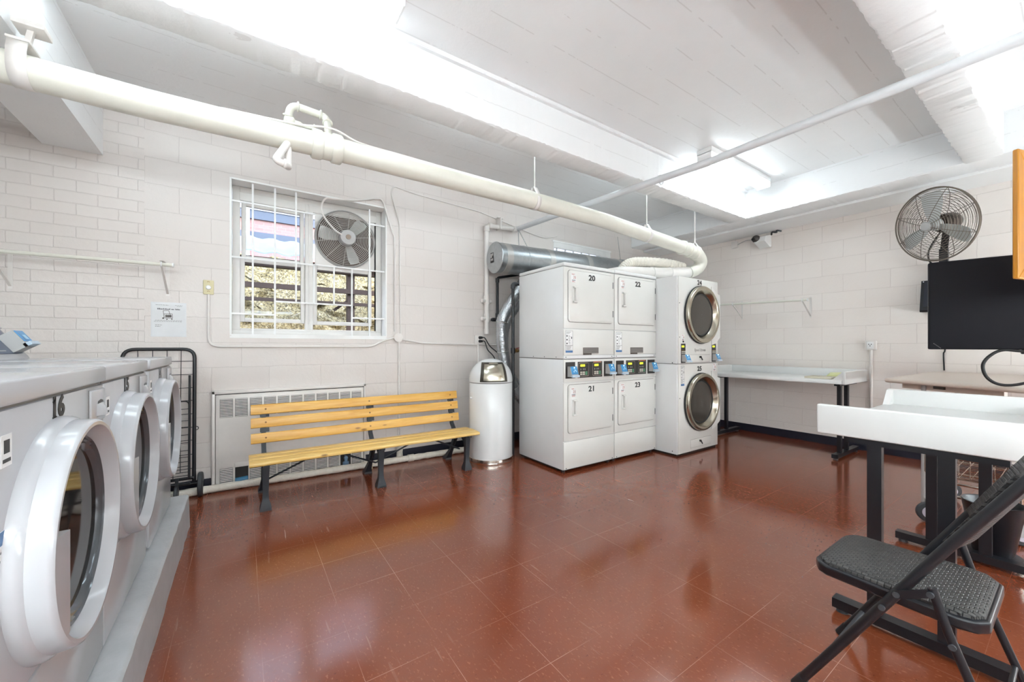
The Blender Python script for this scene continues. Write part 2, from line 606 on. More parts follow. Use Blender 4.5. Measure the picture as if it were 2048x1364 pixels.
def build(name, mb, mats, parent=None, at=None, label=None):
    """link one mesh object; its vertices are given in room coordinates"""
    me = bpy.data.meshes.new(name)
    o = bpy.data.objects.new(name, me)
    COL.objects.link(o)
    off = origin_of(parent)
    if parent is not None:
        o.parent = parent
    elif at is not None:
        o.location = at
        off = Vector(at)
    me.from_pydata([v - off for v in mb.v], [], mb.f)
    for p, s_, m_ in zip(me.polygons, mb.sm, mb.mi):
        p.use_smooth = s_
        p.material_index = m_
    for m_ in (mats if isinstance(mats, (list, tuple)) else [mats]):
        me.materials.append(m_)
    bm = bmesh.new()
    bm.from_mesh(me)
    bmesh.ops.remove_doubles(bm, verts=bm.verts, dist=1e-6)
    bmesh.ops.recalc_face_normals(bm, faces=bm.faces)
    bm.to_mesh(me)
    bm.free()
    try:
        me.set_sharp_from_angle(angle=R_(38))
    except Exception:
        pass
    if label:
        o['label'] = label
    return o

def tag(o, label, cat, group=None, kind=None):
    o['label'] = label
    o['category'] = cat
    if group:
        o['group'] = group
    if kind:
        o['kind'] = kind
    return o

def thing(name, label, cat, loc=(0, 0, 0), group=None):
    o = bpy.data.objects.new(name, None)
    COL.objects.link(o)
    o.location = loc
    o.empty_display_size = 0.1
    return tag(o, label, cat, group)

def struct(name, mb, mats, parent=None):
    o = build(name, mb, mats, parent)
    o['kind'] = 'structure'
    return o

def text(name, s_, size, m_, parent, o, u, v, depth=0.0012, bold=0.0, align='CENTER', xs=1.0, label=None):
    """flat lettering: centre o, reading along u, upright along v"""
    c = bpy.data.curves.new(name, 'FONT')
    c.body = s_
    c.size = size
    c.align_x = align
    c.align_y = 'CENTER'
    c.extrude = depth
    c.offset = bold
    c.resolution_u = 3
    tmp = bpy.data.objects.new(name + '_tmp', c)
    COL.objects.link(tmp)
    dg = bpy.context.evaluated_depsgraph_get()
    dg.update()
    me = bpy.data.meshes.new_from_object(tmp.evaluated_get(dg))
    bpy.data.objects.remove(tmp, do_unlink=True)
    u, v, o = Vector(u).normalized(), Vector(v).normalized(), Vector(o)
    w = u.cross(v)
    mb = MB()
    mb.v = [o + u * p.co.x * xs + v * p.co.y + w * p.co.z for p in me.vertices]
    mb.f = [list(p.vertices) for p in me.polygons]
    mb.sm = [False] * len(mb.f)
    mb.mi = [0] * len(mb.f)
    bpy.data.meshes.remove(me)
    return build(name, mb, m_, parent, label=label)

# ================================================================= the room
W, RX, LX, FY, CZ = 4.05, 5.79, -1.75, -1.75, 3.06
struct('floor', MB().box(LX - .2, RX + .2, FY - .2, W + .25, -.1, 0), M_FLOOR)
struct('ceiling', MB().box(LX - .2, RX + .2, FY - .2, W + .25, CZ, CZ + .12), M_CEIL)
wx0, wx1, wz0, wz1 = -.08, 1.205, 1.27, 2.585        # window 1 opening
vx0, vx1, vz0, vz1 = 3.45, 4.56, 2.36, 2.585         # window 2 opening
mb = MB()
T = W + .26
mb.box(LX, wx0, W, T, 0, CZ).box(wx0, wx1, W, T, 0, wz0).box(wx0, wx1, W, T, wz1, CZ)
mb.box(wx1, vx0, W, T, 0, CZ).box(vx0, vx1, W, T, 0, vz0).box(vx0, vx1, W, T, vz1, CZ).box(vx1, RX, W, T, 0, CZ)
struct('wall_back', mb, M_BACK)
struct('wall_right', MB().box(RX, RX + .2, FY, W + .26, 0, CZ), M_RIGHT)
struct('wall_left', MB().box(LX - .2, LX, FY, W + .26, 0, CZ), M_BACK)
struct('wall_front', MB().box(LX - .2, RX + .2, FY - .2, FY, 0, CZ), M_RIGHT)

def rough_beam(name, x0, x1, y0, y1, z0, z1, step=.022, amp=.004):
    """a cast beam whose lower arrises are ragged"""
    rnd = random.Random(name + str(x0))
    along_x = (x1 - x0) > (y1 - y0)
    L = (x1 - x0) if along_x else (y1 - y0)
    n = int(L / step)
    mb = MB()
    vs = []
    for i in range(n + 1):
        t = L * i / n
        j = [rnd.uniform(-amp, amp) for _ in range(4)]
        if along_x:
            x = x0 + t
            vs += [(x, y0, z1), (x, y0 + j[0], z0 + .008 + j[1]), (x, y0 + .012 + j[0], z0), (x, y1 - .012 + j[2], z0), (x, y1 + j[2], z0 + .008 + j[3]), (x, y1, z1)]
        else:
            y = y0 + t
            vs += [(x0, y, z1), (x0 + j[0], y, z0 + .008 + j[1]), (x0 + .012 + j[0], y, z0), (x1 - .012 + j[2], y, z0), (x1 + j[2], y, z0 + .008 + j[3]), (x1, y, z1)]
    fs = []
    for i in range(n):
        for k in range(5):
            fs.append((i * 6 + k, i * 6 + k + 1, (i + 1) * 6 + k + 1, (i + 1) * 6 + k))
    fs += [tuple(range(6)), tuple(n * 6 + k for k in range(6))]
    mb.add(vs, fs)
    return struct(name, mb, M_BEAM)

rough_beam('ceiling_beam', LX, 5.05, 2.345, 2.55, 2.72, CZ)
rough_beam('ceiling_beam', LX, 5.05, .38, .592, 2.72, CZ)
rough_beam('ceiling_beam', 5.04, 5.36, FY, W, 2.72, CZ)
struct('ceiling_ledge', MB().box(5.34, RX, FY, W, 2.692, CZ), M_BEAM)
struct('ceiling_beam', MB().box(-1.14, -.842, 2.56, W, 2.57, CZ), M_BEAM)
struct('trim_1', MB().box(LX, 5.04, 2.318, 2.346, CZ - .03, CZ), M_BEAM)

struct('baseboard_back', MB().box(LX, -.215, W - .006, W, 0, .10).box(1.0, RX, W - .006, W, 0, .10), M_BASE)
struct('baseboard_right', MB().box(RX - .006, RX, FY, W - .006, 0, .10), M_BASE)

# grey painted plinth under the washers, its front arris worn
rnd = random.Random(3)
mb = MB()
vs, n = [], 60
for i in range(n + 1):
    y = FY + (3.31 - FY) * i / n
    a, b, c = rnd.uniform(-.002, .002), rnd.uniform(-.0025, .0025), rnd.uniform(-.004, .004)
    vs += [(LX, y, .213), (-.304 + a, y, .213), (-.297 + b, y, .209), (-.291 + b, y, .202), (-.289 + c, y, 0), (LX, y, 0)]
fs = []
for i in range(n):
    for k in range(5):
        fs.append((i * 6 + k, i * 6 + k + 1, (i + 1) * 6 + k + 1, (i + 1) * 6 + k))
fs += [tuple(range(6)), tuple(n * 6 + k for k in range(6))]
mb.add(vs, fs)
struct('floor_plinth', mb, M_PLINTH)

# ---------------------------------------------------------------- window 1
WY = 4.20
mb = MB()
for x0, x1, z0, z1 in ((wx0 - .004, wx0 + .001, wz0, wz1), (wx1 - .001, wx1 + .004, wz0, wz1)):
    mb.box(x0, x1, W - .001, T, z0, z1)
mb.box(wx0, wx1, W - .001, T, wz1 - .001, wz1 + .004)
mb.box(wx0, wx1, W - .004, T, wz0 - .004, wz0 + .012)
# the splash of white on the wall round the opening
mb.box(wx0 - .012, wx0 - .0045, W - .0025, W + .001, wz0, wz1 + .01).box(wx0 - .012, wx1 + .012, W - .0025, W + .001, wz0 - .022, wz0 - .0045)
mb.box(wx0 - .004, wx1 + .004, W - .0025, W + .001, wz1 + .0045, wz1 + .012).box(wx1 + .0045, wx1 + .01, W - .0025, W + .001, wz0, wz1)
struct('window_1_reveal', mb, M_REVEAL)
mb = MB()
fx0, fx1, fz0, fz1 = wx0 + .004, wx1 - .004, wz0 + .012, wz1 - .004
def frame(mb, x0, x1, z0, z1, t, y0, y1):
    mb.rbox(x0, x0 + t, y0, y1, z0, z1, .004).rbox(x1 - t, x1, y0, y1, z0, z1, .004)
    mb.rbox(x0 + t, x1 - t, y0, y1, z0, z0 + t, .004).rbox(x0 + t, x1 - t, y0, y1, z1 - t, z1, .004)
    return mb
frame(mb, fx0, fx1, fz0, fz1, .055, WY, WY + .06)
mb.rbox(fx0, fx1, WY - .012, WY + .05, fz0, fz0 + .035, .004)
mb.rbox(fx0 + .05, fx1 - .05, WY - .004, WY + .05, fz1 - .12, fz1 - .05, .004)
mb.rbox(.488, .555, WY - .006, WY + .06, fz0 + .05, fz1 - .05, .004)
mb.rbox(.515, .528, WY - .012, WY + .02, fz0 + .05, fz1 - .05, .003)
win = struct('window_1', mb, M_TRIM)
GY = WY + .03
def sash(x0, x1, z0, z1, y, name):
    m_ = MB()
    frame(m_, x0, x1, z0, z1, .035, y, y + .03)
    s_ = build('sash', m_, M_TRIM, win)
    build('pane', MB().box(x0 + .03, x1 - .03, y + .012, y + .016, z0 + .03, z1 - .03), M_GLASS, s_)
sash(-.012, .482, 1.95, 2.46, WY + .03, 'u')
sash(-.022, .486, 1.395, 1.96, WY + .005, 'l')
sash(.556, 1.105, 1.385, 1.955, WY + .005, 'r')
# bracket bar on the lower right of the left pane
build('sash_lock', MB().bar((.37, WY + .002, 1.452), (.46, WY + .002, 1.50), .006, .006), M_TRIM, win)

# security bars
g = thing('window_security_bars', 'white welded steel bars across the barred basement window', 'window bars', (.56, 4.08, 1.3))
by = 4.085
def vbar(x, z0, z1):
    build('bar', MB().bar((x, by, z0), (x, by, z1), .014, .014, (0, 1, 0)), M_REVEAL, g)
def hbar(x0, x1, z):
    build('bar', MB().bar((x0, by + .006, z), (x1, by + .006, z), .012, .014), M_REVEAL, g)
vbar(.07, wz0 + .01, wz1); vbar(.235, wz0 + .01, wz1); vbar(.40, 1.575, wz1)
vbar(.548, 1.575, 1.937); vbar(.721, 1.575, 1.937); vbar(.884, wz0 + .01, 1.937); vbar(1.052, wz0 + .01, wz1 - .03)
hbar(wx0, .56, 2.415); hbar(wx0, .56, 1.938); hbar(.548, wx1, 1.942); hbar(wx0, .24, 1.457)
hbar(.23, .89, 1.578); hbar(1.05, wx1, 2.41); hbar(.884, wx1, 1.457)

# exhaust fan let into the upper right light of the window
f = thing('window_exhaust_fan', 'round caged exhaust fan fitted in upper right of the barred window', 'fan', (.85, 4.17, 2.245))
mb = MB()
mb.rbox(.575, 1.135, WY + .008, WY + .03, 1.958, 2.50, .004)
build('mounting_panel', mb, M_TRIM, f)
fc = Vector((.85, WY - .01, 2.245))
mb = MB()
mb.lathe([(.285, .02), (.285, -.012), (.279, -.02), (.272, -.012), (.272, .02)], fc, (0, 1, 0), 48)
build('fan_ring', mb, M_GREYP, f)
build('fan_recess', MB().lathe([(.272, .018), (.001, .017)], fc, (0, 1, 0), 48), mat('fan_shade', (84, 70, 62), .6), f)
mb = MB()
for i in range(13):
    r = .085 + .0152 * i
    mb.ring(fc + Vector((0, -.045 + .03 * (i / 12) ** 2, 0)), (0, 1, 0), r, .003, 48, 5)
for i in range(10):
    a = 2 * pi * i / 10 + .2
    d = Vector((cos(a), 0, sin(a)))
    mb.tube([fc + d * .07 + Vector((0, -.046, 0)), fc + d * .2 + Vector((0, -.036, 0)), fc + d * .276 + Vector((0, -.014, 0))], .0024, 5)
build('guard', mb, mat('pale_wire', (196, 190, 184), .4, metal=.2), f)
for k in range(3):
    a = 2 * pi * k / 3 + R_(50)
    d = Vector((cos(a), 0, sin(a)))
    sd = Vector((-sin(a), 0, cos(a)))
    mb = MB()
    P0 = []
    for rr, w in ((.055, .05), (.11, .085), (.2, .115), (.245, .10), (.25, .06)):
        P0.append((rr, w))
    vs = []
    for rr, w in P0:
        for s_ in (-1, 1):
            vs.append(fc + d * rr + sd * (w / 2 * s_) + Vector((0, -.012 + .018 * s_, 0)))
    vs2 = [v + Vector((0, .003, 0)) for v in vs]
    nn = len(vs)
    fs = []
    for i in range(len(P0) - 1):
        fs.append((2 * i, 2 * i + 1, 2 * i + 3, 2 * i + 2))
        fs.append((nn + 2 * i, nn + 2 * i + 2, nn + 2 * i + 3, nn + 2 * i + 1))
    rim = [2 * i for i in range(len(P0))] + [2 * i + 1 for i in range(len(P0) - 1, -1, -1)]
    for i in range(len(rim)):
        a_, b_ = rim[i], rim[(i + 1) % len(rim)]
        fs.append((a_, b_, nn + b_, nn + a_))
    mb.add(vs + vs2, fs)
    build('blade', mb, M_BLADE, f)
mb = MB().lathe([(.072, .0), (.076, -.03), (.076, -.10), (.070, -.112), (.05, -.116), (.02, -.116), (.018, -.12), (.001, -.12)], fc, (0, 1, 0), 32)
build('motor', mb, M_GREYP, f)
build('motor_plate', MB().lathe([(.024, -.1165), (.024, -.122), (.001, -.123)], fc, (0, 1, 0), 20), mat('dull_bronze', (150, 132, 116), .4), f)
cd = MB().tube(spline([(.79, 4.08, 2.26), (.72, 4.05, 2.29), (.64, 4.05, 2.38), (.605, 4.05, 2.47), (.64, 4.045, 2.565), (.72, 4.035, 2.575), (.9, 4.035, 2.60), (1.1, 4.036, 2.66), (1.17, 4.037, 2.645), (1.22, 4.038, 2.50), (1.27, 4.038, 2.35), (1.293, 4.038, 2.2), (1.293, 4.035, 1.33)], 8), .0085, 8)
tag(build('fan_cord', cd, M_PIPEW), 'white cord looping from the window exhaust fan over the reveal and down the wall', 'cord')

# ---------------------------------------------------------------- window 2, a slot behind the round duct
mb = MB()
mb.box(vx0, vx1, W - .002, T, vz1 - .001, vz1 + .004).box(vx0 - .004, vx0 + .001, W - .002, T, vz0, vz1).box(vx1 - .001, vx1 + .004, W - .002, T, vz0, vz1)
mb.box(vx0 - .02, vx1 + .01, W - .004, W, vz1 - .002, vz1 + .02).box(vx0 - .01, vx1, W + .004, W + .03, vz1 - .075, vz1)
struct('window_2_reveal', mb, M_REVEAL)
mb = MB().box(vx0, vx1, W + .18, W + .22, vz0, vz0 + .03)
struct('window_2', mb, M_TRIM)
build('pane', MB().box(vx0, vx1, W + .2, W + .204, vz0, vz1), M_GLASS, bpy.data.objects['window_2'])
g2 = thing('window_security_bars', 'row of short white bars in the slot window behind the round duct', 'window bars', (4.0, 4.08, vz0))
for i in range(7):
    x = 3.53 + i * .155
    build('bar', MB().bar((x, 4.085, vz0), (x, 4.085, vz1 - .03), .016, .016, (0, 1, 0)), M_REVEAL, g2)

# ---------------------------------------------------------------- outside the window
struct('exterior_ground', MB().box(-14, 22, T, 40, .2, .9), mat('earth', (120, 104, 84), .9, bump=.4, bscale=8))
# a bank of dry leaves
t = NT('dry_leaves')
co = t.coord()
v = t.n('ShaderNodeTexVoronoi'); v.inputs['Scale'].default_value = 46; t.l(co, v.inputs['Vector'])
nz = t.noise(14, 6, .75, co)
r1 = t.ramp(v.outputs['Color'], [(0.05, lin((60, 56, 44))), (0.35, lin((124, 110, 78))), (0.65, lin((164, 150, 112))), (0.9, lin((186, 178, 156)))])
r2 = t.ramp(nz.outputs['Fac'], [(.38, (.42, .41, .38)), (.54, (1.05, 1.05, 1.0))])
t.l(t.mix(1.0, r1.outputs['Color'], r2.outputs['Color'], 'MULTIPLY'), t.b.inputs['Base Color'])
t.b.inputs['Roughness'].default_value = .8
mb = MB()
rnd = random.Random(11)
nx, ny = 90, 26
vs = []
for j in range(ny):
    for i in range(nx):
        x = -6 + 15 * i / (nx - 1)
        tt = j / (ny - 1)
        vs.append((x + rnd.uniform(-.07, .07), 7.6 + 2.4 * tt + rnd.uniform(-.12, .12), .8 + 2.25 * tt ** .8 + rnd.uniform(-.09, .09)))
fs = [(j * nx + i, j * nx + i + 1, (j + 1) * nx + i + 1, (j + 1) * nx + i) for j in range(ny - 1) for i in range(nx - 1)]
tag(build('leaf_bank', mb.add(vs, fs), t.m), 'sunlit bank of dry yellow leaves outside the barred window', 'foliage', kind='stuff')
# timber shed roof and rails in front of the bank
sh = thing('timber_shelter', 'dark timber shelter with posts and rails seen through the window', 'shelter', (1.5, 6.8, .9))
M_TIMB = mat('dark_timber', (66, 52, 46), .7, var=.2)
for x in (-1.9, 1.45, 4.6):
    build('post', MB().box(x - .055, x + .055, 6.75, 6.86, .9, 2.52), M_TIMB, sh)
for z, h in ((2.02, .075), (1.83, .05)):
    build('rail', MB().box(-5, 7, 6.7, 6.75, z, z + h), M_TIMB, sh)
build('eaves_beam', MB().box(-5, 7, 6.68, 6.80, 2.33, 2.46), M_TIMB, sh)
mb = MB()
vs = []
for i in range(161):
    x = -5 + 12 * i / 160
    z = 2.47 + .018 * sin(i * 1.6)
    vs += [(x, 6.45, z), (x, 7.2, z + .36), (x, 7.2, z + .38), (x, 6.45, z + .02)]
fs = []
for i in range(160):
    for k in range(4):
        fs.append((i * 4 + k, i * 4 + (k + 1) % 4, (i + 1) * 4 + (k + 1) % 4, (i + 1) * 4 + k))
build('corrugated_roof', mb.add(vs, fs), mat('blue_roof_sheet', (132, 144, 156), .45, var=.15, vscale=3), sh)
build('strut', MB().bar((1.45, 6.8, 1.95), (1.2, 6.8, 1.75), .04, .04), M_TIMB, sh)
# the house beyond
hs = thing('brick_house', 'pink brick house with blue window bands beyond the window shelter', 'building', (2, 13, .9))
build('facade', MB().box(-9, 14, 13, 13.4, .9, 7.5), masonry('pink_brick', 'X', 50, (144, 106, 104), (132, 94, 92), (160, 140, 138)), hs)
for z0, z1 in ((3.95, 4.33), (4.68, 4.92)):
    build('window_band', MB().box(-9, 14, 12.93, 13.0, z0, z1), mat('blue_glass', (64, 75, 94), .5), hs)
build('white_band', MB().box(-9, 14, 12.9, 13.0, 4.92, 5.4), mat('pale_fascia', (140, 146, 164), .6), hs)
for x in (.1, 1.6):
    build('downpipe', MB().cyl((x, 12.88, 1), (x, 12.88, 7.4), .05), M_REVEAL, hs)

# ---------------------------------------------------------------- fluorescent fixtures
def fixture(x, y, label, L=1.22, lens=None):
    o = thing('fluorescent_fixture', label, 'ceiling light', (x, y, CZ), 'fluorescent ceiling fixtures')
    build('housing', MB().rbox(x - L / 2, x + L / 2, y - .075, y + .075, CZ - .055, CZ, .006), M_PLAST, o)
    pr = [(-.065, -.0), (-.068, -.02), (-.055, -.045), (-.03, -.056), (0, -.06), (.03, -.056), (.055, -.045), (.068, -.02), (.065, 0)]
    build('lens', MB().prism(pr, (x - L / 2 + .012, y, CZ - .05), (0, 1, 0), (0, 0, 1), (L - .024, 0, 0), 0, False), lens or M_TUBE, o)
    for s_ in (-1, 1):
        build('end_cap', MB().rbox(x + s_ * (L / 2 - .006) - .006, x + s_ * (L / 2 - .006) + .006, y - .07, y + .07, CZ - .112, CZ - .04, .004), M_PLAST, o)
    return o
fixture(4.23, 2.06, 'lit fluorescent strip in the ceiling bay above stacked dryers, end beside the cross beam')
fixture(.09, 2.075, 'lit fluorescent strip beside the long beam at the top edge of view')
for x, lab in ((-.25, 'added fill strip hidden behind the long beam over the window'), (1.6, 'added fill strip hidden behind the long beam over the bench'), (3.6, 'added fill strip hidden behind the long beam over the stacked dryers')):
    fixture(x, 2.78, lab, 1.22, M_FILL_LENS)  # unseen strips added to brighten the back wall and rear ceiling
# added fill light: unseen bare tubes hung on rods behind the viewer
def fill_tube(x, y, z, label, L=1.2):
    o = thing('fill_tube_light', label, 'ceiling light', (x, y, z), 'added fill tubes behind the viewer')
    build('tube', MB().cyl((x - L / 2, y, z), (x + L / 2, y, z), .028, n=16), M_FILL_TUBE, o)
    for s_ in (-1, 1):
        build('end_cap', MB().cyl((x + s_ * L / 2, y, z), (x + s_ * (L / 2 + .03), y, z), .032, n=16), M_PLAST, o)
        build('hanging_rod', MB().cyl((x + s_ * (L / 2 + .015), y, z + .03), (x + s_ * (L / 2 + .015), y, CZ), .006, n=8), M_GREYP, o)
for x, y, z, lab in ((-.95, -.55, 1.9, 'added fill tube over the hidden end of the grey plinth'), (1.9, -1.4, 1.5, 'added fill tube on the right behind the viewer'),
                     (-1.05, -1.5, 1.9, 'added fill tube at the corner of the left and front walls'), (.3, -1.5, 1.9, 'added fill tube in the middle of the front wall'),
                     (3.8, -1.45, .9, 'added fill tube by the front wall near the television'), (5.0, -1.55, .9, 'added fill tube at the corner of the front and right walls')):
    fill_tube(x, y, z, lab)

# ================================================================= stacked dryers
def digits(s_, parent, o, u, v, size=.062, name='number_decal', m_=None, bold=.0022, depth=.0006, label=None):
    return text(name, s_, size, m_ or M_INK, parent, o, u, v, depth, bold, 'CENTER', 1.22, label)

def sticker_lines(mb, x0, x1, y, z0, z1, n, m, rnd, h=.003):
    """rows of small print on a plane facing -Y"""
    for i in range(n):
        z = z1 - (z1 - z0) * (i + .5) / n
        mb.box(x0, x0 + (x1 - x0) * rnd.uniform(.55, 1), y - .0004, y, z - h / 2, z + h / 2, m)

def card_reader(parent, x, z, yf, w=.07, h=.095):
    """grey box with a slanted blue face on a plane facing -Y"""
    p = build('card_reader', MB().prism([(0, 0), (0, h), (-.035, h), (-.06, h * .25), (-.06, 0)], (x, yf, z), (0, 1, 0), (0, 0, 1), (w, 0, 0)), M_GREYP, parent, label='grey card reader with a blue face')
    a, b = Vector((x, yf - .0355, z + h)), Vector((x, yf - .0605, z + h * .25))
    n = Vector((0, -(a.z - b.z), -(a.y - b.y) * -1)).normalized()
    n = Vector((0, -abs(a.z - b.z), abs(a.y - b.y))).normalized()
    mb = MB()
    e = Vector((w - .006, 0, 0))
    o_ = Vector((.003, 0, 0)) + n * .0015
    q = [b + o_, b + o_ + e, a + o_ + e, a + o_]
    mb.add(q + [k - n * .003 for k in q], [(0, 1, 2, 3), (4, 7, 6, 5), (0, 4, 5, 1), (1, 5, 6, 2), (2, 6, 7, 3), (3, 7, 4, 0)])
    build('blue_face', mb, M_READER, p)
    d = (a - b)
    mb = MB()
    for uu, vv, ww, hh in ((.3, .25, .16, .16), (.5, .42, .18, .2), (.68, .28, .12, .2)):
        c_ = b + o_ + e * uu + d * vv + n * .001
        k = [c_, c_ + e * ww, c_ + e * ww + d * hh, c_ + d * hh]
        mb.add(k, [(0, 1, 2, 3)])
    build('card_symbol', mb, mat('pale_blue_print', (176, 214, 236), .4), p)
    c_ = b + o_ + e * .55 + d * .82 + n * .002
    build('status_light', MB().sphere(c_, .005, 0, 10), M_LED, p)
    build('reader_lip', MB().rbox(x - .001, x + w + .001, yf - .075, yf - .055, z - .004, z + h * .18, .003), mat('pale_blue_plastic', (186, 204, 218), .3), p)
    return p

def keypad(parent, x, z, yf, w, h, red=False):
    p = build('keypad_frame', MB().prism([(a, b) for a, b in rrect(w, h, .012)], (x + w / 2, yf, z + h / 2), (1, 0, 0), (0, 0, 1), (0, -.0015, 0)), M_CHROME if not red else M_CHROME, parent)
    build('keypad', MB().prism([(a, b) for a, b in rrect(w - .006, h - .006, .010)], (x + w / 2, yf - .0015, z + h / 2), (1, 0, 0), (0, 0, 1), (0, -.001, 0)), M_PANEL, p)
    build('display', MB().box(x + w * .18, x + w * .62, yf - .0035, yf - .0025, z + h * .72, z + h * .88), M_LCD, p)
    mb = MB()
    mg = MB()
    for i in range(3):
        for j in range(2):
            x0 = x + w * (.16 + .25 * i)
            z0 = z + h * (.10 + .14 * j)
            (mg if i == 2 else mb).box(x0, x0 + w * .19, yf - .005, yf - .0025, z0, z0 + h * .11)
    build('keys', mb, M_KEY, p)
    build('start_keys', mg, M_GKEY, p)
    mb = MB()
    for i, xx in enumerate((.2, .44, .60)):
        mb.box(x + w * xx, x + w * (xx + .05), yf - .003, yf - .0025, z + h * .46, z + h * .58)
    build('indicator_marks', mb, M_GREYP, p)
    return p

def sheet_sticker(parent, x0, x1, z0, z1, yf, seed):
    """tall instruction sticker with a blue foot"""
    rnd = random.Random(seed)
    w, h = x1 - x0, z1 - z0
    p = build('instruction_sticker', MB().box(x0, x1, yf - .0008, yf, z0, z1), M_PAPER, parent, label='white instruction sticker with blue foot')
    mb = MB()
    for a, b, c_, d in ((x0, x1, z1 - .002, z1), (x0, x0 + .002, z0, z1), (x1 - .002, x1, z0, z1), (x0, x1, z0 + h * .32, z0 + h * .335)):
        mb.box(a, b, yf - .0012, yf - .0008, c_, d)
    for k in range(3):
        zc = z0 + h * (.76 - .17 * k)
        s_ = w * .10
        mb.prism([(0, s_), (s_, 0), (0, -s_), (-s_, 0)], (x0 + w * .2, yf - .0008, zc), (1, 0, 0), (0, 0, 1), (0, -.0006, 0))
    zc = z0 + h * .68
    mb.box(x0 + w * .78, x0 + w * .88, yf - .0013, yf - .0008, zc - .01, zc + .01)
    build('sticker_marks', mb, M_INK, p)
    mb = MB()
    sticker_lines(mb, x0 + w * .12, x0 + w * .88, yf - .0008, z0 + h * .86, z0 + h * .96, 2, 0, rnd, .004)
    sticker_lines(mb, x0 + w * .4, x0 + w * .7, yf - .0008, z0 + h * .38, z0 + h * .80, 9, 0, rnd)
    sticker_lines(mb, x0 + w * .1, x0 + w * .85, yf - .0008, z0 + h * .12, z0 + h * .31, 6, 0, rnd)
    build('small_print', mb, M_GINK, p)
    build('blue_foot', MB().box(x0, x1, yf - .0013, yf - .0008, z0, z0 + h * .10), M_BLUE, p)

def number_sticker(parent, x, z, yf, num, w=.066, h=.085):
    p = build('number_sticker', MB().box(x, x + w, yf - .0006, yf, z, z + h), M_PAPER, parent)
    build('sticker_bar', MB().box(x + w * .18, x + w * .84, yf - .001, yf - .0006, z + h * .2, z + h * .26), M_INK, p)
    rnd = random.Random(num)
    mb = MB()
    sticker_lines(mb, x + w * .15, x + w * .9, yf - .0006, z + h * .82, z + h * .95, 2, 0, rnd)
    sticker_lines(mb, x + w * .2, x + w * .9, yf - .0006, z + h * .03, z + h * .15, 2, 0, rnd)
    build('small_print', mb, M_RED, p)
    text('sticker_number', num, h * .42, M_RED, p, (x + w * .7, yf - .0008, z + h * .54), (1, 0, 0), (0, 0, 1), .0003)

def dryer_door(parent, x0, x1, z0, z1, yf, num):
    w, h = x1 - x0, z1 - z0
    c_ = ((x0 + x1) / 2, yf, (z0 + z1) / 2)
    build('door_gap', MB().prism(rrect(w + .008, h + .008, .032), c_, (1, 0, 0), (0, 0, 1), (0, -.0012, 0)), M_GAP, parent)
    mb = MB()
    P0, P1 = rrect(w, h, .028), rrect(w - .014, h - .014, .022)
    n = len(P0)
    def at(P, y):
        return [Vector((c_[0] + a, yf + y, c_[2] + b)) for a, b in P]
    mb.add(at(P0, 0) + at(P0, -.008) + at(P1, -.013), [(i, (i + 1) % n, n + (i + 1) % n, n + i) for i in range(n)] + [(n + i, n + (i + 1) % n, 2 * n + (i + 1) % n, 2 * n + i) for i in range(n)] + [tuple(2 * n + i for i in range(n))], True)
    d = build('door', mb, M_ENAM2, parent)
    y = yf - .013
    hx, hz = x0 + w * .115, z0 + h * .53
    hd = build('handle', MB().rbox(hx - .026, hx + .03, y - .004, y, hz - .082, hz + .08, .003).rbox(hx - .006, hx + .016, y - .030, y - .002, hz - .062, hz + .062, .006)
               .rbox(hx - .024, hx + .026, y - .024, y - .002, hz + .060, hz + .074, .004).rbox(hx - .024, hx + .026, y - .024, y - .002, hz - .076, hz - .060, .004), M_ENAM2, d)
    build('handle_hollow_shade', MB().box(hx + .016, hx + .024, y - .0055, y - .003, hz - .058, hz + .058), M_GAP, hd)  # flat strip coloured dark as the shade beside the grip
    for k in (.80, .20):
        build('hinge', MB().rbox(x1 - .002, x1 + .006, yf - .012, yf, z0 + h * k - .032, z0 + h * k + .032, .002), M_GREYRUB, d, label='dark hinge')
    digits(num, d, (x0 + w * .50, y - .0006, z1 - .052), (1, 0, 0), (0, 0, 1), .072)
    number_sticker(d, x0 + .025, z1 - .112, y, num)

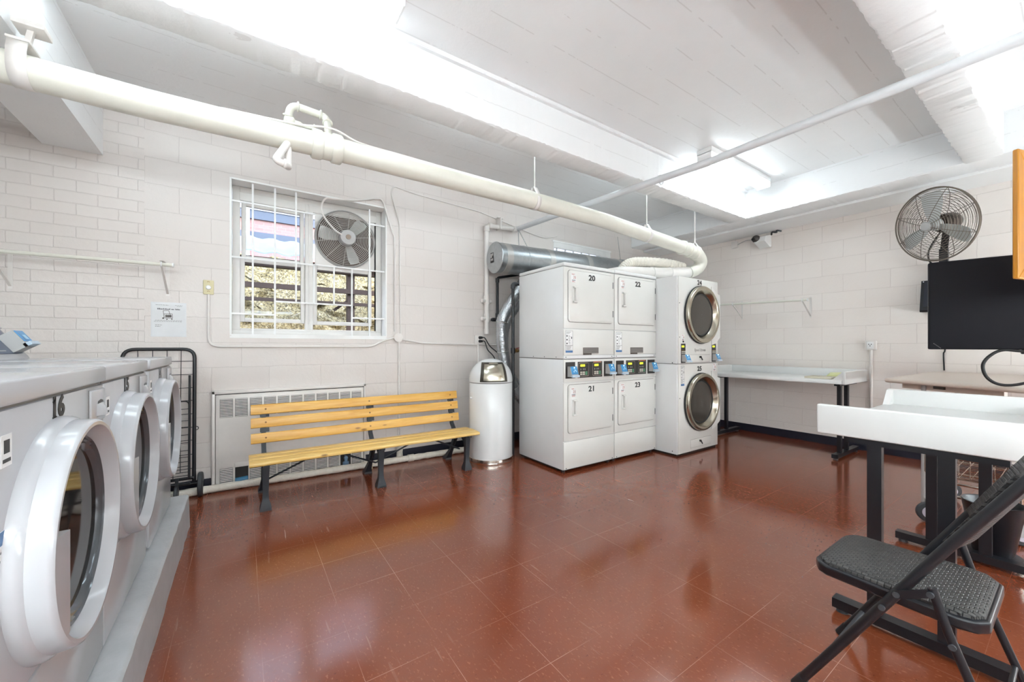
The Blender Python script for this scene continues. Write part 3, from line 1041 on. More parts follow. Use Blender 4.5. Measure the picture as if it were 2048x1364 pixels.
def twin_stack(x0, yf, nums, label, panel_red=0):
    w, dep = .682, .70
    x1 = x0 + w
    t = thing('stacked_dryer', label, 'clothes dryer', (x0 + w / 2, yf + dep / 2, 0), 'stacked twin dryers with flat white doors')
    build('lower_cabinet', MB().rbox(x0, x1, yf + .006, yf + dep, .032, 1.054, .004), M_ENAM, t)
    build('upper_cabinet', MB().rbox(x0, x1, yf + .006, yf + dep, 1.062, 1.916, .004), M_ENAM, t)
    build('seam_strip', MB().box(x0 + .004, x1 - .004, yf + .012, yf + dep - .01, 1.05, 1.066), M_GAP, t)
    build('top_lid', MB().rbox(x0 - .002, x1 + .002, yf - .012, yf + dep, 1.920, 1.955, .010, 3), M_ENAM, t)
    build('toe_recess', MB().box(x0 + .01, x1 - .01, yf + .03, yf + dep - .02, .016, .034), M_DARK, t)
    for fx in (x0 + .03, x1 - .05):
        for fy in (yf + .05, yf + dep - .06):
            build('foot', MB().cyl((fx + .01, fy, 0), (fx + .01, fy, .02), .02), M_RUB, t)
    fr = lambda name, z0, z1, ins=.002: build(name, MB().rbox(x0 + ins, x1 - ins, yf - .006, yf + .012, z0, z1, .004), M_ENAM2, t)
    kick = fr('kick_panel', .036, .291)
    fr('lower_front_panel', .296, .836)
    ctl = fr('control_panel', .841, 1.052)
    lint = fr('lint_panel', 1.094, 1.337)
    build('joint_rail', MB().box(x0 + .004, x1 - .004, yf - .002, yf + .01, 1.062, 1.09), M_ENAM, t)
    fr('upper_front_panel', 1.342, 1.914)
    mb = MB()
    for xx in (x0 + .03, x1 - .03):
        mb.cyl((xx, yf - .004, 1.076), (xx, yf - .001, 1.076), .005, n=8)
        mb.cyl((xx, yf - .009, .048), (xx, yf - .005, .048), .005, n=8)
    for k in (.1, .35, .6):
        mb.cyl((x0 - .0015, yf + dep * k + .03, 1.075), (x0 + .001, yf + dep * k + .03, 1.075), .005, n=8)
    build('screws', mb, M_GREYRUB, t)
    dryer_door(t, x0 + .052, x0 + .652, 1.405, 1.885, yf - .006, nums[0])
    dryer_door(t, x0 + .050, x0 + .648, .368, .818, yf - .006, nums[1])
    y = yf - .006
    sheet_sticker(lint, x0 + .022, x0 + .112, 1.118, 1.322, y, nums[0])
    rp = build('rating_label', MB().box(x0 + .245, x0 + .455, y - .0008, y, 1.108, 1.165).box(x0 + .245, x0 + .36, y - .0008, y, 1.094, 1.108), M_BROWN, lint, label='dark brown rating label')
    mb = MB()
    for i in range(4):
        mb.box(x0 + .25, x0 + .45, y - .0012, y - .0008, 1.114 + .013 * i, 1.118 + .013 * i)
    build('label_lines', mb, M_GREYP, rp)
    for a, b in ((.022, .142), (.175, .508), (.530, .655)):
        build('recess', MB().box(x0 + a, x0 + b, y - .001, y, .878, 1.03), M_PANEL, ctl)
    keypad(ctl, x0 + .183, .892, y - .001, .135, .128)
    keypad(ctl, x0 + .372, .892, y - .001, .128, .128, True)
    build('warning_strip', MB().box(x0 + .385, x0 + .49, y - .0022, y - .001, 1.021, 1.027), mat('orange_print', (190, 84, 40), .5), ctl)
    card_reader(ctl, x0 + .045, .895, y - .001, .085)
    card_reader(ctl, x0 + .553, .905, y - .001, .085)
    return t
twin_stack(2.432, 2.722, ('20', '21'), 'white stacked dryer numbered 20 and 21 standing beside the dome-top waste bin')
twin_stack(3.1195, 2.722, ('22', '23'), 'white stacked dryer numbered 22 and 23 between dryers 20/21 and the round-door dryers')

def round_door(t, cx, zc, yf, R=.318):
    o = (cx, yf, zc)
    ax = (0, -1, 0)
    d = build('door', MB().lathe([(R + .006, 0), (R + .006, .012), (R, .016)], o, ax, 64), M_RUB, t, label='round door with black gasket')
    build('steel_ring', MB().lathe([(R, .012), (R, .036), (R - .008, .047), (R - .036, .049), (R - .044, .044), (R - .082, .002), (R - .084, -.004)], o, ax, 64), M_STEEL, d, label='brushed steel ring')
    build('inner_seal', MB().lathe([(R - .080, .001), (R - .084, .009), (R - .094, .006), (R - .097, -.002)], o, ax, 64), M_RUB, d)
    build('glass', MB().lathe([(R - .092, .002), (R - .16, .005), (.08, .007), (.001, .008)], o, ax, 48), M_DRYGL, d, label='smoked round glass')

def single_stack(x0, yf):
    x1, dep = x0 + .798, 1.08
    t = thing('stacked_dryer', 'white stacked dryer numbered 24 and 25 with round steel-ringed glass doors', 'clothes dryer', ((x0 + x1) / 2, yf + dep / 2, 0))
    build('lower_cabinet', MB().rbox(x0, x1, yf + .006, yf + dep, .022, .985, .004), M_ENAM, t)
    build('upper_cabinet', MB().rbox(x0, x1, yf + .006, yf + dep, .990, 1.93, .004), M_ENAM, t)
    build('seam_strip', MB().box(x0 + .004, x1 - .004, yf + .01, yf + dep - .01, .98, .995), M_GAP, t)
    build('toe_recess', MB().box(x0 + .012, x1 - .012, yf + .02, yf + dep - .02, 0, .024), M_DARK, t)
    fl = build('lower_front_panel', MB().rbox(x0 + .012, x1 - .002, yf - .004, yf + .012, .026, .984, .003), M_ENAM2, t)
    fu = build('upper_front_panel', MB().rbox(x0 + .012, x1 - .002, yf - .004, yf + .012, .991, 1.926, .003), M_ENAM2, t)
    cx = x0 + .425
    y = yf - .004
    # hinge plates that run past the cabinet edge
    for zc in (1.528, .558):
        pl = [(.225, .315), (.41, .255), (.41, -.262), (.25, -.315), (.20, -.33)]
        pts = []
        for i in range(9):
            k = i / 8
            pts.append((.225 + (.405 - .225) * k, .335 - .085 * sin(k * pi / 2)))
        for i in range(9):
            k = i / 8
            pts.append((.405 - .18 * k, -.250 - .085 * sin(k * pi / 2)))
        pts += [(.24, -.14), (.275, -.06), (.285, 0), (.275, .06), (.24, .14)]
        build('hinge_plate', MB().prism(pts, (cx, y, zc), (1, 0, 0), (0, 0, 1), (0, -.010, 0)), M_ENAM2, t)
        round_door(t, cx, zc, y - .010)
    digits('24', fu, (cx - .012, y - .0008, 1.885), (1, 0, 0), (0, 0, 1), .072)
    digits('25', fl, (cx - .012, y - .0008, .925), (1, 0, 0), (0, 0, 1), .072)
    lg = text('brand_lettering', 'Speed Queen', .044, M_BROWN, fu, (cx, y - .0008, 1.135), (1, 0, 0), (0, 0, 1), .0004, .0010, 'CENTER', .92)
    text('lettering_face', 'Speed Queen', .044, M_ENAM2, lg, (cx, y - .0018, 1.135), (1, 0, 0), (0, 0, 1), .0006, -.0004, 'CENTER', .92)
    lk = MB()
    for par, z0, z1, xx0, xx1 in ((fu, 1.000, 1.083, cx - .20, cx + .20), (fl, .062, .150, cx - .19, cx + .22)):
        dr = build('lint_drawer', MB().rbox(xx0, xx1, y - .003, y + .004, z0, z1, .002), M_ENAM2, par)
        m_ = MB()
        m_.box(xx0 - .002, xx1 + .002, y - .0006, y, z1, z1 + .002).box(xx0 - .002, xx1 + .002, y - .0006, y, z0 - .002, z0)
        build('drawer_gap', m_, M_GAP, dr)
        zk = z0 + (z1 - z0) * .55
        build('lock', MB().cyl((cx - .01, y - .02, zk + .012), (cx - .01, y, zk + .012), .011, n=14).bar((cx - .01, y - .018, zk + .012), (cx + .012, y - .022, zk - .022), .012, .006, (0, 1, 0)), M_RUB, dr, label='black key lock')
    for xa, w in ((x0 + .056, .082), (x0 + .666, .088)):
        st = build('control_strip', MB().box(xa, xa + w, y - .002, y, .998, 1.205), M_PANEL, fu, label='dark control strip')
        build('display', MB().box(xa + .012, xa + w * .7, y - .003, y - .002, 1.165, 1.185), M_LCD, st)
        mb = MB()
        for i in range(3):
            for j in range(2):
                mb.box(xa + .012 + .024 * i, xa + .028 + .024 * i, y - .004, y - .002, 1.096 + .018 * j, 1.108 + .018 * j)
        build('keys', mb, M_KEY, st)
        build('strip_line', MB().box(xa + .004, xa + w - .004, y - .0028, y - .002, 1.128, 1.131), M_BRASS, st)
        card_reader(st, xa + .012, 1.012, y - .002, .08, .075)
        build('coin_button', MB().cyl((xa + w / 2, y - .004, 1.228), (xa + w / 2, y, 1.228), .010, n=14), M_DARK, fu)
    number_sticker(fu, x0 + .068, 1.238, y, '24', .05, .065)
    number_sticker(fl, x1 - .105, .89, y, '25', .06, .085)
    sheet_sticker(fl, x0 + .055, x0 + .118, .752, .965, y, 'b')
    mb = MB()
    for xx, zz in ((x0 + .03, 1.64), (x0 + .03, 1.275), (x0 + .034, .62)):
        mb.cyl((xx, y - .003, zz), (xx, y, zz), .005, n=8)
    for zz in (.05, 1.0):
        for yy in (.06, .5, .9):
            mb.cyl((x0 - .002, yf + yy, zz), (x0 + .001, yf + yy, zz), .006, n=8)
    build('screws', mb, M_GREYRUB, t)
    return t
single_stack(3.806, 2.456)

# ================================================================= front-load washers
def washer(yc, num, label, front):
    y0, y1, xf, xb, zb, zt = yc - .332, yc + .332, -.365, -1.09, .213, 1.116
    t = thing('front_load_washer', label, 'washing machine', (-.72, yc, zb), 'front-load washers on the grey plinth')
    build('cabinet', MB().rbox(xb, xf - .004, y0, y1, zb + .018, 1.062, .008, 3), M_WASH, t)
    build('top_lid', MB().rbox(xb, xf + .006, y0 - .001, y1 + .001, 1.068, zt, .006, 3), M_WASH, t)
    build('lid_shadow', MB().box(xb + .01, xf - .006, y0 + .006, y1 - .006, 1.055, 1.072), M_GAP, t)
    # front panel stops above the kick panel
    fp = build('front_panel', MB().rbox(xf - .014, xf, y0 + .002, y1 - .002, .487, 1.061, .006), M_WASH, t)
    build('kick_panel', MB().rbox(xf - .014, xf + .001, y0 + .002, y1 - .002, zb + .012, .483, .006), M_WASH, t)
    for fy in (y0 + .06, y1 - .06):
        for fx in (xf - .06, xb + .06):
            build('foot', MB().cyl((fx, fy, zb), (fx, fy, zb + .03), .022), M_RUB, t)
    # back console with slanted blue panel, facing +X
    cb = build('console', MB().prism([(0, 0), (0, .165), (.03, .172), (.058, .168), (.066, .155), (.060, .150), (.155, .012), (.16, 0)], (xb, y0 + .004, zt), (1, 0, 0), (0, 0, 1), (0, y1 - y0 - .008, 0)), M_WASH, t)
    A, B = Vector((xb + .0655, 0, zt + .143)), Vector((xb + .147, 0, zt + .0255))
    d = (B - A)
    n = Vector((-d.z, 0, d.x)).normalized()
    def onp(ya, yb, ta, tb, off, th=.002):
        q = [A + d * tb + Vector((0, ya, 0)), A + d * tb + Vector((0, yb, 0)), A + d * ta + Vector((0, yb, 0)), A + d * ta + Vector((0, ya, 0))]
        q = [p + n * off for p in q]
        return q + [p + n * th for p in q], [(0, 1, 2, 3), (4, 7, 6, 5), (0, 4, 5, 1), (1, 5, 6, 2), (2, 6, 7, 3), (3, 7, 4, 0)]
    cp = build('console_panel', MB().add(*onp(y0 + .035, y1 - .03, 0, 1, 0)), M_NAVY, cb, label='slate blue control panel')
    cs = build('cycle_card', MB().add(*onp(y0 + .20, y1 - .24, .18, .82, .002)), M_PAPER, cp)
    mb = MB()
    for i in range(4):
        mb.add(*onp(y0 + .24, y1 - .26 - .03 * (i % 2), .26 + .13 * i, .30 + .13 * i, .004, .0006))
    build('card_print', mb, M_GINK, cs)
    build('panel_print', MB().add(*onp(y1 - .30, y1 - .19, .86, .90, .002, .0006)), M_GREYP, cp)
    q = A + d * .30 + Vector((0, y1 - .135, 0))
    rd = MB()
    ex, ey = d * .66, Vector((0, .10, 0))
    base = [q, q + ey, q + ex + ey, q + ex]
    top = [p + n * .062 for p in base]
    rd.add(base + top, [(0, 1, 2, 3), (4, 7, 6, 5), (0, 4, 5, 1), (1, 5, 6, 2), (2, 6, 7, 3), (3, 7, 4, 0)])
    rp = build('card_reader', rd, M_GREYP, cp, label='grey card reader with a blue face')
    bf = [q + n * .0625 + ey * .06 + ex * .04, q + n * .0625 + ey * .94 + ex * .04, q + n * .0625 + ey * .94 + ex * .72, q + n * .0625 + ey * .06 + ex * .72]
    build('blue_face', MB().add(bf + [p + n * .003 for p in bf], [(0, 1, 2, 3), (4, 7, 6, 5), (0, 4, 5, 1), (1, 5, 6, 2), (2, 6, 7, 3), (3, 7, 4, 0)]), M_READER, rp)
    sy = [bf[0] + (bf[1] - bf[0]) * .35 + (bf[3] - bf[0]) * .4 + n * .004, bf[0] + (bf[1] - bf[0]) * .75 + (bf[3] - bf[0]) * .4 + n * .004, bf[0] + (bf[1] - bf[0]) * .75 + (bf[3] - bf[0]) * .8 + n * .004, bf[0] + (bf[1] - bf[0]) * .35 + (bf[3] - bf[0]) * .8 + n * .004]
    build('card_symbol', MB().add(sy, [(0, 1, 2, 3)]), mat('pale_blue_print', (176, 214, 236), .4), rp)
    lp = [q + n * .05 + ex * .80, q + n * .05 + ey + ex * .80, q + n * .05 + ey + ex * 1.0, q + n * .05 + ex]
    build('reader_lip', MB().add(lp + [p + n * .03 for p in lp], [(0, 1, 2, 3), (4, 7, 6, 5), (0, 4, 5, 1), (1, 5, 6, 2), (2, 6, 7, 3), (3, 7, 4, 0)]), mat('pale_blue_plastic', (186, 204, 218), .3), rp)
    # door
    zc = .742
    yd = yc - .045          # the door sits a little off centre
    o = (xf, yd, zc)
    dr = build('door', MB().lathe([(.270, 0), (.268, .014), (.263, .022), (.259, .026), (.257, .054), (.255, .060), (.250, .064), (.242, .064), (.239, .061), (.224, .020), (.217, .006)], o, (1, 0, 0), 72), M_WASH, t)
    build('glass_rim', MB().lathe([(.2275, .020), (.224, .030), (.217, .036), (.212, .029), (.208, .035), (.203, .029), (.199, .035), (.193, .031), (.188, .022)], o, (1, 0, 0), 64), M_GLRIM, dr, label='ribbed grey glass rim')
    build('door_glass', MB().lathe([(.192, .024), (.14, .022), (.08, .020), (.001, .019)], o, (1, 0, 0), 48), M_DOORGL, dr, label='dark convex glass')
    # pull block over the near side of the opening
    pts = [(-.165, .05)]
    for i in range(15):
        a = R_(166 + (224 - 166) * i / 14)
        pts.append((.241 * cos(a), .241 * sin(a)))
    pts.append((-.165, -.165))
    build('pull', MB().prism(pts, (xf + .010, yd, zc), (0, 1, 0), (0, 0, 1), (.053, 0, 0)), M_WASH, dr)
    # detergent drawer, top right of the front
    da, db = y1 - .142, y1 - .006
    dd = build('detergent_drawer', MB().rbox(xf - .004, xf + .006, da, db, .952, 1.050, .005, 3), M_WASH, fp)
    build('drawer_gap', MB().box(xf - .001, xf + .0012, da - .003, da, .95, 1.052).box(xf - .001, xf + .0012, da, db, .948, .952), M_GAP, dd)
    hb = MB()
    n_ = 10
    vs = []
    for i in range(n_ + 1):
        k = i / n_
        yy = da + .045 + .07 * k
        vs += [(xf + .0062, yy, .968), (xf + .0062 + .016 * sin(k * pi) ** .5, yy, .972), (xf + .0062 + .012 * sin(k * pi) ** .5, yy, .995), (xf + .0062, yy, 1.008)]
    fs = []
    for i in range(n_):
        for k in range(3):
            fs.append((i * 4 + k, i * 4 + k + 1, i * 4 + 5 + k, i * 4 + 4 + k))
    build('drawer_pull', hb.add(vs, fs, True), M_WASH, dd)
    build('pull_hollow_shade', MB().prism([(.055, 0), (.115, 0), (.108, .008), (.085, .012), (.06, .008)], (xf + .0062, da, 1.006), (0, 1, 0), (0, 0, 1), (.0008, 0, 0)), M_GREYRUB, dd)  # thin dark patch painted as shade behind the pull
    digits(num, fp, (xf + .0008, yc - .040, 1.033), (0, 1, 0), (0, 0, 1), .068, 'number_decal', None, .0026)
    nd = [k for k in fp.children if k.name.startswith('number_decal')][-1]
    build('digit_serif', MB().box(xf + .0002, xf + .0014, yc - .071, yc - .047, 1.0085, 1.0145).bar((xf + .0008, yc - .069, 1.0475), (xf + .0008, yc - .058, 1.0555), .0012, .006, (0, 0, 1)), M_INK, nd)
    # sticker beside the door
    sk = build('instruction_sticker', MB().box(xf, xf + .0008, y0 + .012, y0 + .068, .70, .84), M_PAPER, fp, label='white sticker with a blue heading')
    build('blue_heading', MB().box(xf + .0008, xf + .0012, y0 + .012, y0 + .068, .815, .84), M_BLUE, sk)
    mb = MB()
    for i in range(6):
        mb.box(xf + .0008, xf + .0012, y0 + .018, y0 + .06 - .006 * (i % 3), .80 - .015 * i, .804 - .015 * i)
    build('small_print', mb, M_GINK, sk)
    ns = build('number_sticker', MB().box(xf, xf + .0008, y0 + .024, y0 + .065, .955, 1.015), M_PAPER, fp)
    build('sticker_bar', MB().box(xf + .0008, xf + .0012, y0 + .03, y0 + .06, .963, .97).box(xf + .0008, xf + .0012, y0 + .034, y0 + .056, .98, 1.005), M_INK, ns)
    return t
washer(2.825, '14', 'white front-load washer numbered 14 at the end of row by folded wire cart', 1)
washer(2.092, '15', 'white front-load washer numbered 15 between washers 14 and 16', 1)
washer(1.426, '16', 'white front-load washer numbered 16, largest and closest on the grey plinth', 1)

# ================================================================= bench
b = thing('park_bench', 'slatted golden pine bench with black cast iron legs in front of the radiator', 'bench', (.95, 3.5, 0))
def slat(name, x0, x1, pts, m_):
    return build(name, MB().prism(pts, (x0, 0, 0), (0, 1, 0), (0, 0, 1), (x1 - x0, 0, 0)), m_, b)
def rr_slat(yc, zc, w, th, tilt):
    c_, s_ = cos(tilt), sin(tilt)
    return [(yc + a * c_ - d * s_, zc + a * s_ + d * c_) for a, d in rrect(w, th, th * .35, 3)]
for i, (yc, zc, w, tl) in enumerate(((3.318, .349, .095, .10), (3.423, .352, .095, -.02), (3.528, .348, .095, -.06))):
    slat('seat_slat', .035, 1.865, rr_slat(yc, zc, w, .026, tl), M_SEATW)
bolts = []
lean = 1.40
for zc, yc in ((.452, 3.682), (.570, 3.706), (.673, 3.728)):
    o_ = slat('back_slat', .05, 1.842, rr_slat(yc, zc, .079, .022, lean), M_BENCH)
    mb = MB()
    for xx in (.15, .955, 1.765):
        mb.cyl((xx, yc - .016, zc + .003), (xx, yc - .009, zc + .003), .007, n=10)
    build('bolt', mb, M_BRASS, o_)
for x in (.135, .955, 1.765):
    mb = MB()
    # seat rail with curled arm and back upright
    mb.prism([(3.275, .318), (3.275, .336), (3.60, .334), (3.665, .40), (3.70, .545), (3.735, .712), (3.752, .710), (3.722, .54), (3.69, .39), (3.62, .312)], (x - .016, 0, 0), (0, 1, 0), (0, 0, 1), (.032, 0, 0))
    for z0, z1, y0 in ((.495, .528, 3.700), (.612, .632, 3.722)):
        mb.bar((x + .008, y0, z0), (x + .008, y0 + .008, z1), .062, .014, (0, 1, 0))
    fr_ = build('iron_frame', mb, M_IRON, b, label='black cast iron bench frame')
    def leg(prof):
        m_ = MB()
        N = len(prof)
        vs = []
        for yc, z, wy, wx in prof:
            vs += [(x - wx / 2, yc - wy / 2, z), (x + wx / 2, yc - wy / 2, z), (x + wx / 2, yc + wy / 2, z), (x - wx / 2, yc + wy / 2, z)]
        fs = []
        for i in range(N - 1):
            for k in range(4):
                fs.append((i * 4 + k, i * 4 + (k + 1) % 4, i * 4 + 4 + (k + 1) % 4, i * 4 + 4 + k))
        fs += [(0, 1, 2, 3), tuple((N - 1) * 4 + k for k in range(4))]
        m_.add(vs, fs)
        return build('leg', m_, M_IRON, fr_)
    leg([(3.345, .325, .05, .05), (3.348, .25, .042, .042), (3.352, .12, .036, .036), (3.352, .075, .042, .042), (3.350, .022, .075, .07), (3.350, 0, .078, .074)])
    leg([(3.56, .325, .06, .045), (3.60, .25, .045, .038), (3.69, .12, .04, .034), (3.755, .05, .06, .05), (3.785, .018, .075, .066), (3.785, 0, .078, .07)])
    build('arch', MB().tube(spline([(x, 3.365, .15), (x, 3.40, .25), (x, 3.47, .30), (x, 3.55, .27), (x, 3.63, .18)], 6), .010, 8), M_IRON, fr_)
for x, s_ in ((.135, 1), (.955, -1), (.955, 1), (1.765, -1)):
    build('brace_rod', MB().tube([(x, 3.50, .165), (x + s_ * .36, 3.43, .335)], .007, 8), M_IRON, b)

# ================================================================= dome-top bin
cx, cy, R = 2.136, 3.515, .224
t = thing('waste_bin', 'tall white dome-top waste bin with steel flap beside stacked dryers', 'bin', (cx, cy, 0))
build('body', MB().lathe([(.001, .03), (R - .003, .03), (R, .05), (R, .80), (R - .004, .806), (.001, .806)], (cx, cy, 0), (0, 0, 1), 56), M_ENAM, t)
build('base_ring', MB().lathe([(.001, .0), (R + .006, .0), (R + .008, .008), (R + .003, .045), (R - .004, .05)], (cx, cy, 0), (0, 0, 1), 56), M_CHROME, t, label='polished base ring')
dome = [(R + .002, .812)] + [(R * cos(a) + .002, .835 + .215 * sin(a)) for a in [R_(i * 90 / 14) for i in range(15)]]
do = build('dome_lid', MB().lathe(dome, (cx, cy, 0), (0, 0, 1), 56), M_ENAM, t)
build('lid_gap', MB().lathe([(R - .002, .804), (R + .0005, .808), (R - .002, .813)], (cx, cy, 0), (0, 0, 1), 56), M_GAP, t)
va = Vector((-.50, -.86, 0)).normalized()      # the flap looks out into the room
va = Vector((-.38, -.92, 0)).normalized()
def dome_patch(z0, z1, half, off, n=16, k=10):
    vs, fs = [], []
    for j in range(k + 1):
        z = z0 + (z1 - z0) * j / k
        q = max(0.0, min(1.0, (z - .835) / .215))
        r = (R * math.sqrt(max(0, 1 - q * q)) + .002) + off
        hh = half * (1 - .16 * j / k)
        for i in range(n + 1):
            s_ = -hh + 2 * hh * i / n
            ang = s_ / max(r, .1)
            d = Vector((va.x * cos(ang) - va.y * sin(ang), va.x * sin(ang) + va.y * cos(ang), 0))
            vs.append(Vector((cx, cy, z + off * q)) + d * r)
    for j in range(k):
        for i in range(n):
            a = j * (n + 1) + i
            fs.append((a, a + 1, a + n + 2, a + n + 1))
    return vs, fs
v_, f_ = dome_patch(.822, 1.012, .150, .004)
fl = build('flap_frame', MB().add(v_, f_, True), mat('grey_shadow_steel', (92, 88, 80), .3, metal=.8), do, label='flap surround darkened as recess shade')  # larger dark patch paints a recess shade round the flap
v_, f_ = dome_patch(.836, .990, .112, .010)
fp_ = build('push_flap', MB().add(v_, f_, True), M_STEEL, fl, label='brushed steel push flap')
mb = MB()
v_, f_ = dome_patch(.985, 1.004, .05, .014, 6, 2)
build('flap_hinge', mb.add(v_, f_, True), M_STEEL, fl)
side = Vector((-.93, .02, 0)).normalized()
build('side_knob', MB().sphere(Vector((cx, cy, .655)) + side * (R + .008), .012, 0, 14), M_PLAST, t)

# ================================================================= convector radiator
r = thing('radiator_cover', 'white convector radiator cover with louvred grilles under the window', 'radiator', (.39, 4.03, 0))
x0, x1 = -.21, .996
ry = 4.012
mb = MB()
mb.rbox(x0, x0 + .022, ry - .008, W - .001, 0, .81, .003).rbox(x1 - .016, x1, ry - .008, W - .001, 0, .81, .003).rbox(x0, x1, ry - .008, W - .001, .785, .812, .003)
build('casing', mb, M_PIPEW, r)
fp = build('front_panel', MB().rbox(x0 + .026, x1 - .020, ry, W - .004, .004, .778, .004), M_PIPEW, r)
build('panel_gap', MB().box(x0 + .022, x1 - .016, ry + .006, W - .002, .776, .786), M_DARK, r)
def grille(xa, z0, z1):
    w = .087
    gq = build('grille', MB().box(xa, xa + w, ry - .0012, ry, z0, z1), mat('louvre_shade', (88, 84, 84), .7), fp, label='grey louvred grille')
    m_ = MB()
    n = int((z1 - z0) / .0125)
    for i in range(n):
        z = z0 + (z1 - z0) * (i + .5) / n
        m_.bar((xa + .002, ry - .003, z), (xa + w - .002, ry - .003, z), .004, .006, (0, .5, 1))
    build('louvres', m_, M_PIPEW, gq)
for i in range(11):
    xa = -.157 + .1025 * i
    grille(xa, .590, .742)
    if i not in (1, 9):
        grille(xa, .006, .168)
for k, xa in ((0, -.0545), (1, .7655)):
    oq = build('access_opening_patch', MB().box(xa, xa + .092, ry - .0015, ry, .012, .172), mat('opening_shade', (44, 42, 40), .8), fp, label='dark patch for the shade inside the access opening')  # no hole here: a flat patch painted as the opening's shade
    if k == 0:
        build('inner_pipe', MB().tube([(xa + .002, ry - .002, .05), (xa + .09, ry - .002, .055)], .03, 14, caps=True), mat('blue_light_tint', (52, 116, 152), .4), oq)  # blue light on the pipe is put into its colour
        build('access_hatch', MB().rbox(xa - .004, xa + .096, ry - .006, ry, .168, .206, .003), M_PIPEW, oq)
    else:
        build('shutoff_valve', MB().lathe([(.001, 0), (.024, 0), (.030, .02), (.028, .055), (.014, .065), (.018, .085), (.020, .095), (.012, .108), (.014, .12), (.006, .135), (.001, .14)], (xa + .048, ry - .004, .016), (0, 0, 1), 18), mat('blue_lit_valve', (116, 146, 176), .35), oq, label='shutoff valve with blue light in its colour')  # blue light falling on the valve is painted into its colour

# ================================================================= pipes along floor, wall and ceiling
p = thing('floor_pipe', 'crusty white painted pipe running along the floor under the bench', 'pipe', (.8, 3.95, 0))
rnd = random.Random(5)
pts, rad = [], []
for i in range(121):
    k = i / 120
    pts.append((-1.5 + 3.72 * k, 3.965 - .075 * max(0, (k - .35) / .65), .034))
    rad.append(.030 + rnd.uniform(-.0022, .0022))
build('pipe', MB().tube(pts, .03, 14, radii=rad), M_CRUST, p)
for xx in (.995, 1.42):
    yy = 3.965 - .075 * max(0, ((xx + 1.5) / 3.72 - .35) / .65)
    build('coupling', MB().cyl((xx - .03, yy, .035), (xx + .03, yy, .035), .035, n=18), M_CRUST, p)
build('pipe_clip', MB().box(1.0, 1.03, 3.885, 3.90, 0, .05), M_IVORY, p)

PY = 2.65
def pz(x):
    return 2.397 + .004 * x if x < 2.1 else 2.405 - .045 * (x - 2.1) ** 1 * 1.0
def pz(x):
    xs = [(-1.8, 2.40), (-.4, 2.388), (.4, 2.410), (2.05, 2.410), (2.9, 2.398), (4.0, 2.335), (4.46, 2.298)]
    for (a, za), (b_, zb) in zip(xs, xs[1:]):
        if x <= b_:
            return za + (zb - za) * (x - a) / (b_ - a)
    return xs[-1][1]
p = thing('drain_pipe', 'thick cream drain pipe hung under the ceiling along the window wall', 'pipe', (1.4, PY, 2.4))
build('pipe', MB().tube([(LX + .01 + 6.21 * i / 60, PY, pz(LX + .01 + 6.21 * i / 60)) for i in range(61)], .070, 28), M_PIPE, p)
def hub(x, w, rr, name='hub_joint'):
    return build(name, MB().lathe([(.069, -w), (rr - .006, -w), (rr, -w + .008), (rr, w - .008), (rr - .006, w), (.069, w)], (x, PY, pz(x)), (1, 0, 0), 28), M_PIPE, p)
hub(.372, .030, .086); hub(.482, .030, .088)
hub(.425, .06, .078, 'tee_sleeve')
hub(4.20, .02, .082); hub(4.33, .02, .084)
# end elbow turning down and back over the dryers
e = spline([(4.40, PY, pz(4.4)), (4.52, PY, 2.275), (4.60, 2.66, 2.20), (4.57, 2.69, 2.12), (4.46, 2.73, 2.075)], 8)
build('elbow', MB().tube(e, .074, 24), M_PIPE, p)
build('elbow_collar', MB().ring((4.47, PY, 2.29), (1, 0, -.1), .074, .014, 28, 8), M_PIPE, p)
build('branch', MB().tube(bend([(4.48, 2.725, 2.08), (4.25, 2.80, 2.055), (3.95, 2.88, 2.035), (3.55, 2.98, 2.02), (3.52, 3.3, 2.02)], .08), .064, 22), M_PIPEW, p)
for xx, yy, zz in ((4.2, 2.815, 2.05), (3.95, 2.88, 2.035)):
    build('branch_collar', MB().ring((xx, yy, zz), (-1, .26, -.05), .066, .006, 26, 8), M_PIPEW, p)
fh = spline([(4.42, 2.77, 2.13), (4.20, 2.84, 2.165), (3.90, 2.93, 2.165), (3.70, 2.99, 2.14), (3.62, 3.03, 2.07), (3.66, 3.06, 1.99)], 12)
fr_ = [.052 + (.006 if i % 2 else -.002) for i in range(len(fh))]
build('flexible_hose', MB().tube(fh, .05, 20, radii=fr_), M_CRUST, p)
# hangers: flat straps and thin rods up to the slab
def hanger(x, rod_top=CZ, r_=.0055, w=.04):
    z = pz(x)
    pts = arc((x, PY, z), .073, R_(-10), R_(190), 24, (0, 1, 0), (0, 0, -1))
    m_ = MB()
    top = Vector((x, PY, z + .115))
    ring = [top + Vector((0, .012, 0))] + [q for q in pts] + [top + Vector((0, -.012, 0))]
    vs = []
    for q in ring:
        vs += [q + Vector((-w / 2, 0, 0)), q + Vector((w / 2, 0, 0))]
    m_.add(vs, [(2 * i, 2 * i + 1, 2 * i + 3, 2 * i + 2) for i in range(len(ring) - 1)], True)
    s_ = build('strap', m_, M_PIPEW, p)
    s_.modifiers.new('thick', 'SOLIDIFY').thickness = .004
    build('hanger_rod', MB().cyl((x, PY, z + .11), (x, PY, rod_top), r_, n=10), M_PIPEW, p)
hanger(2.045); hanger(3.55)
hanger(4.46, CZ, .007, .03)
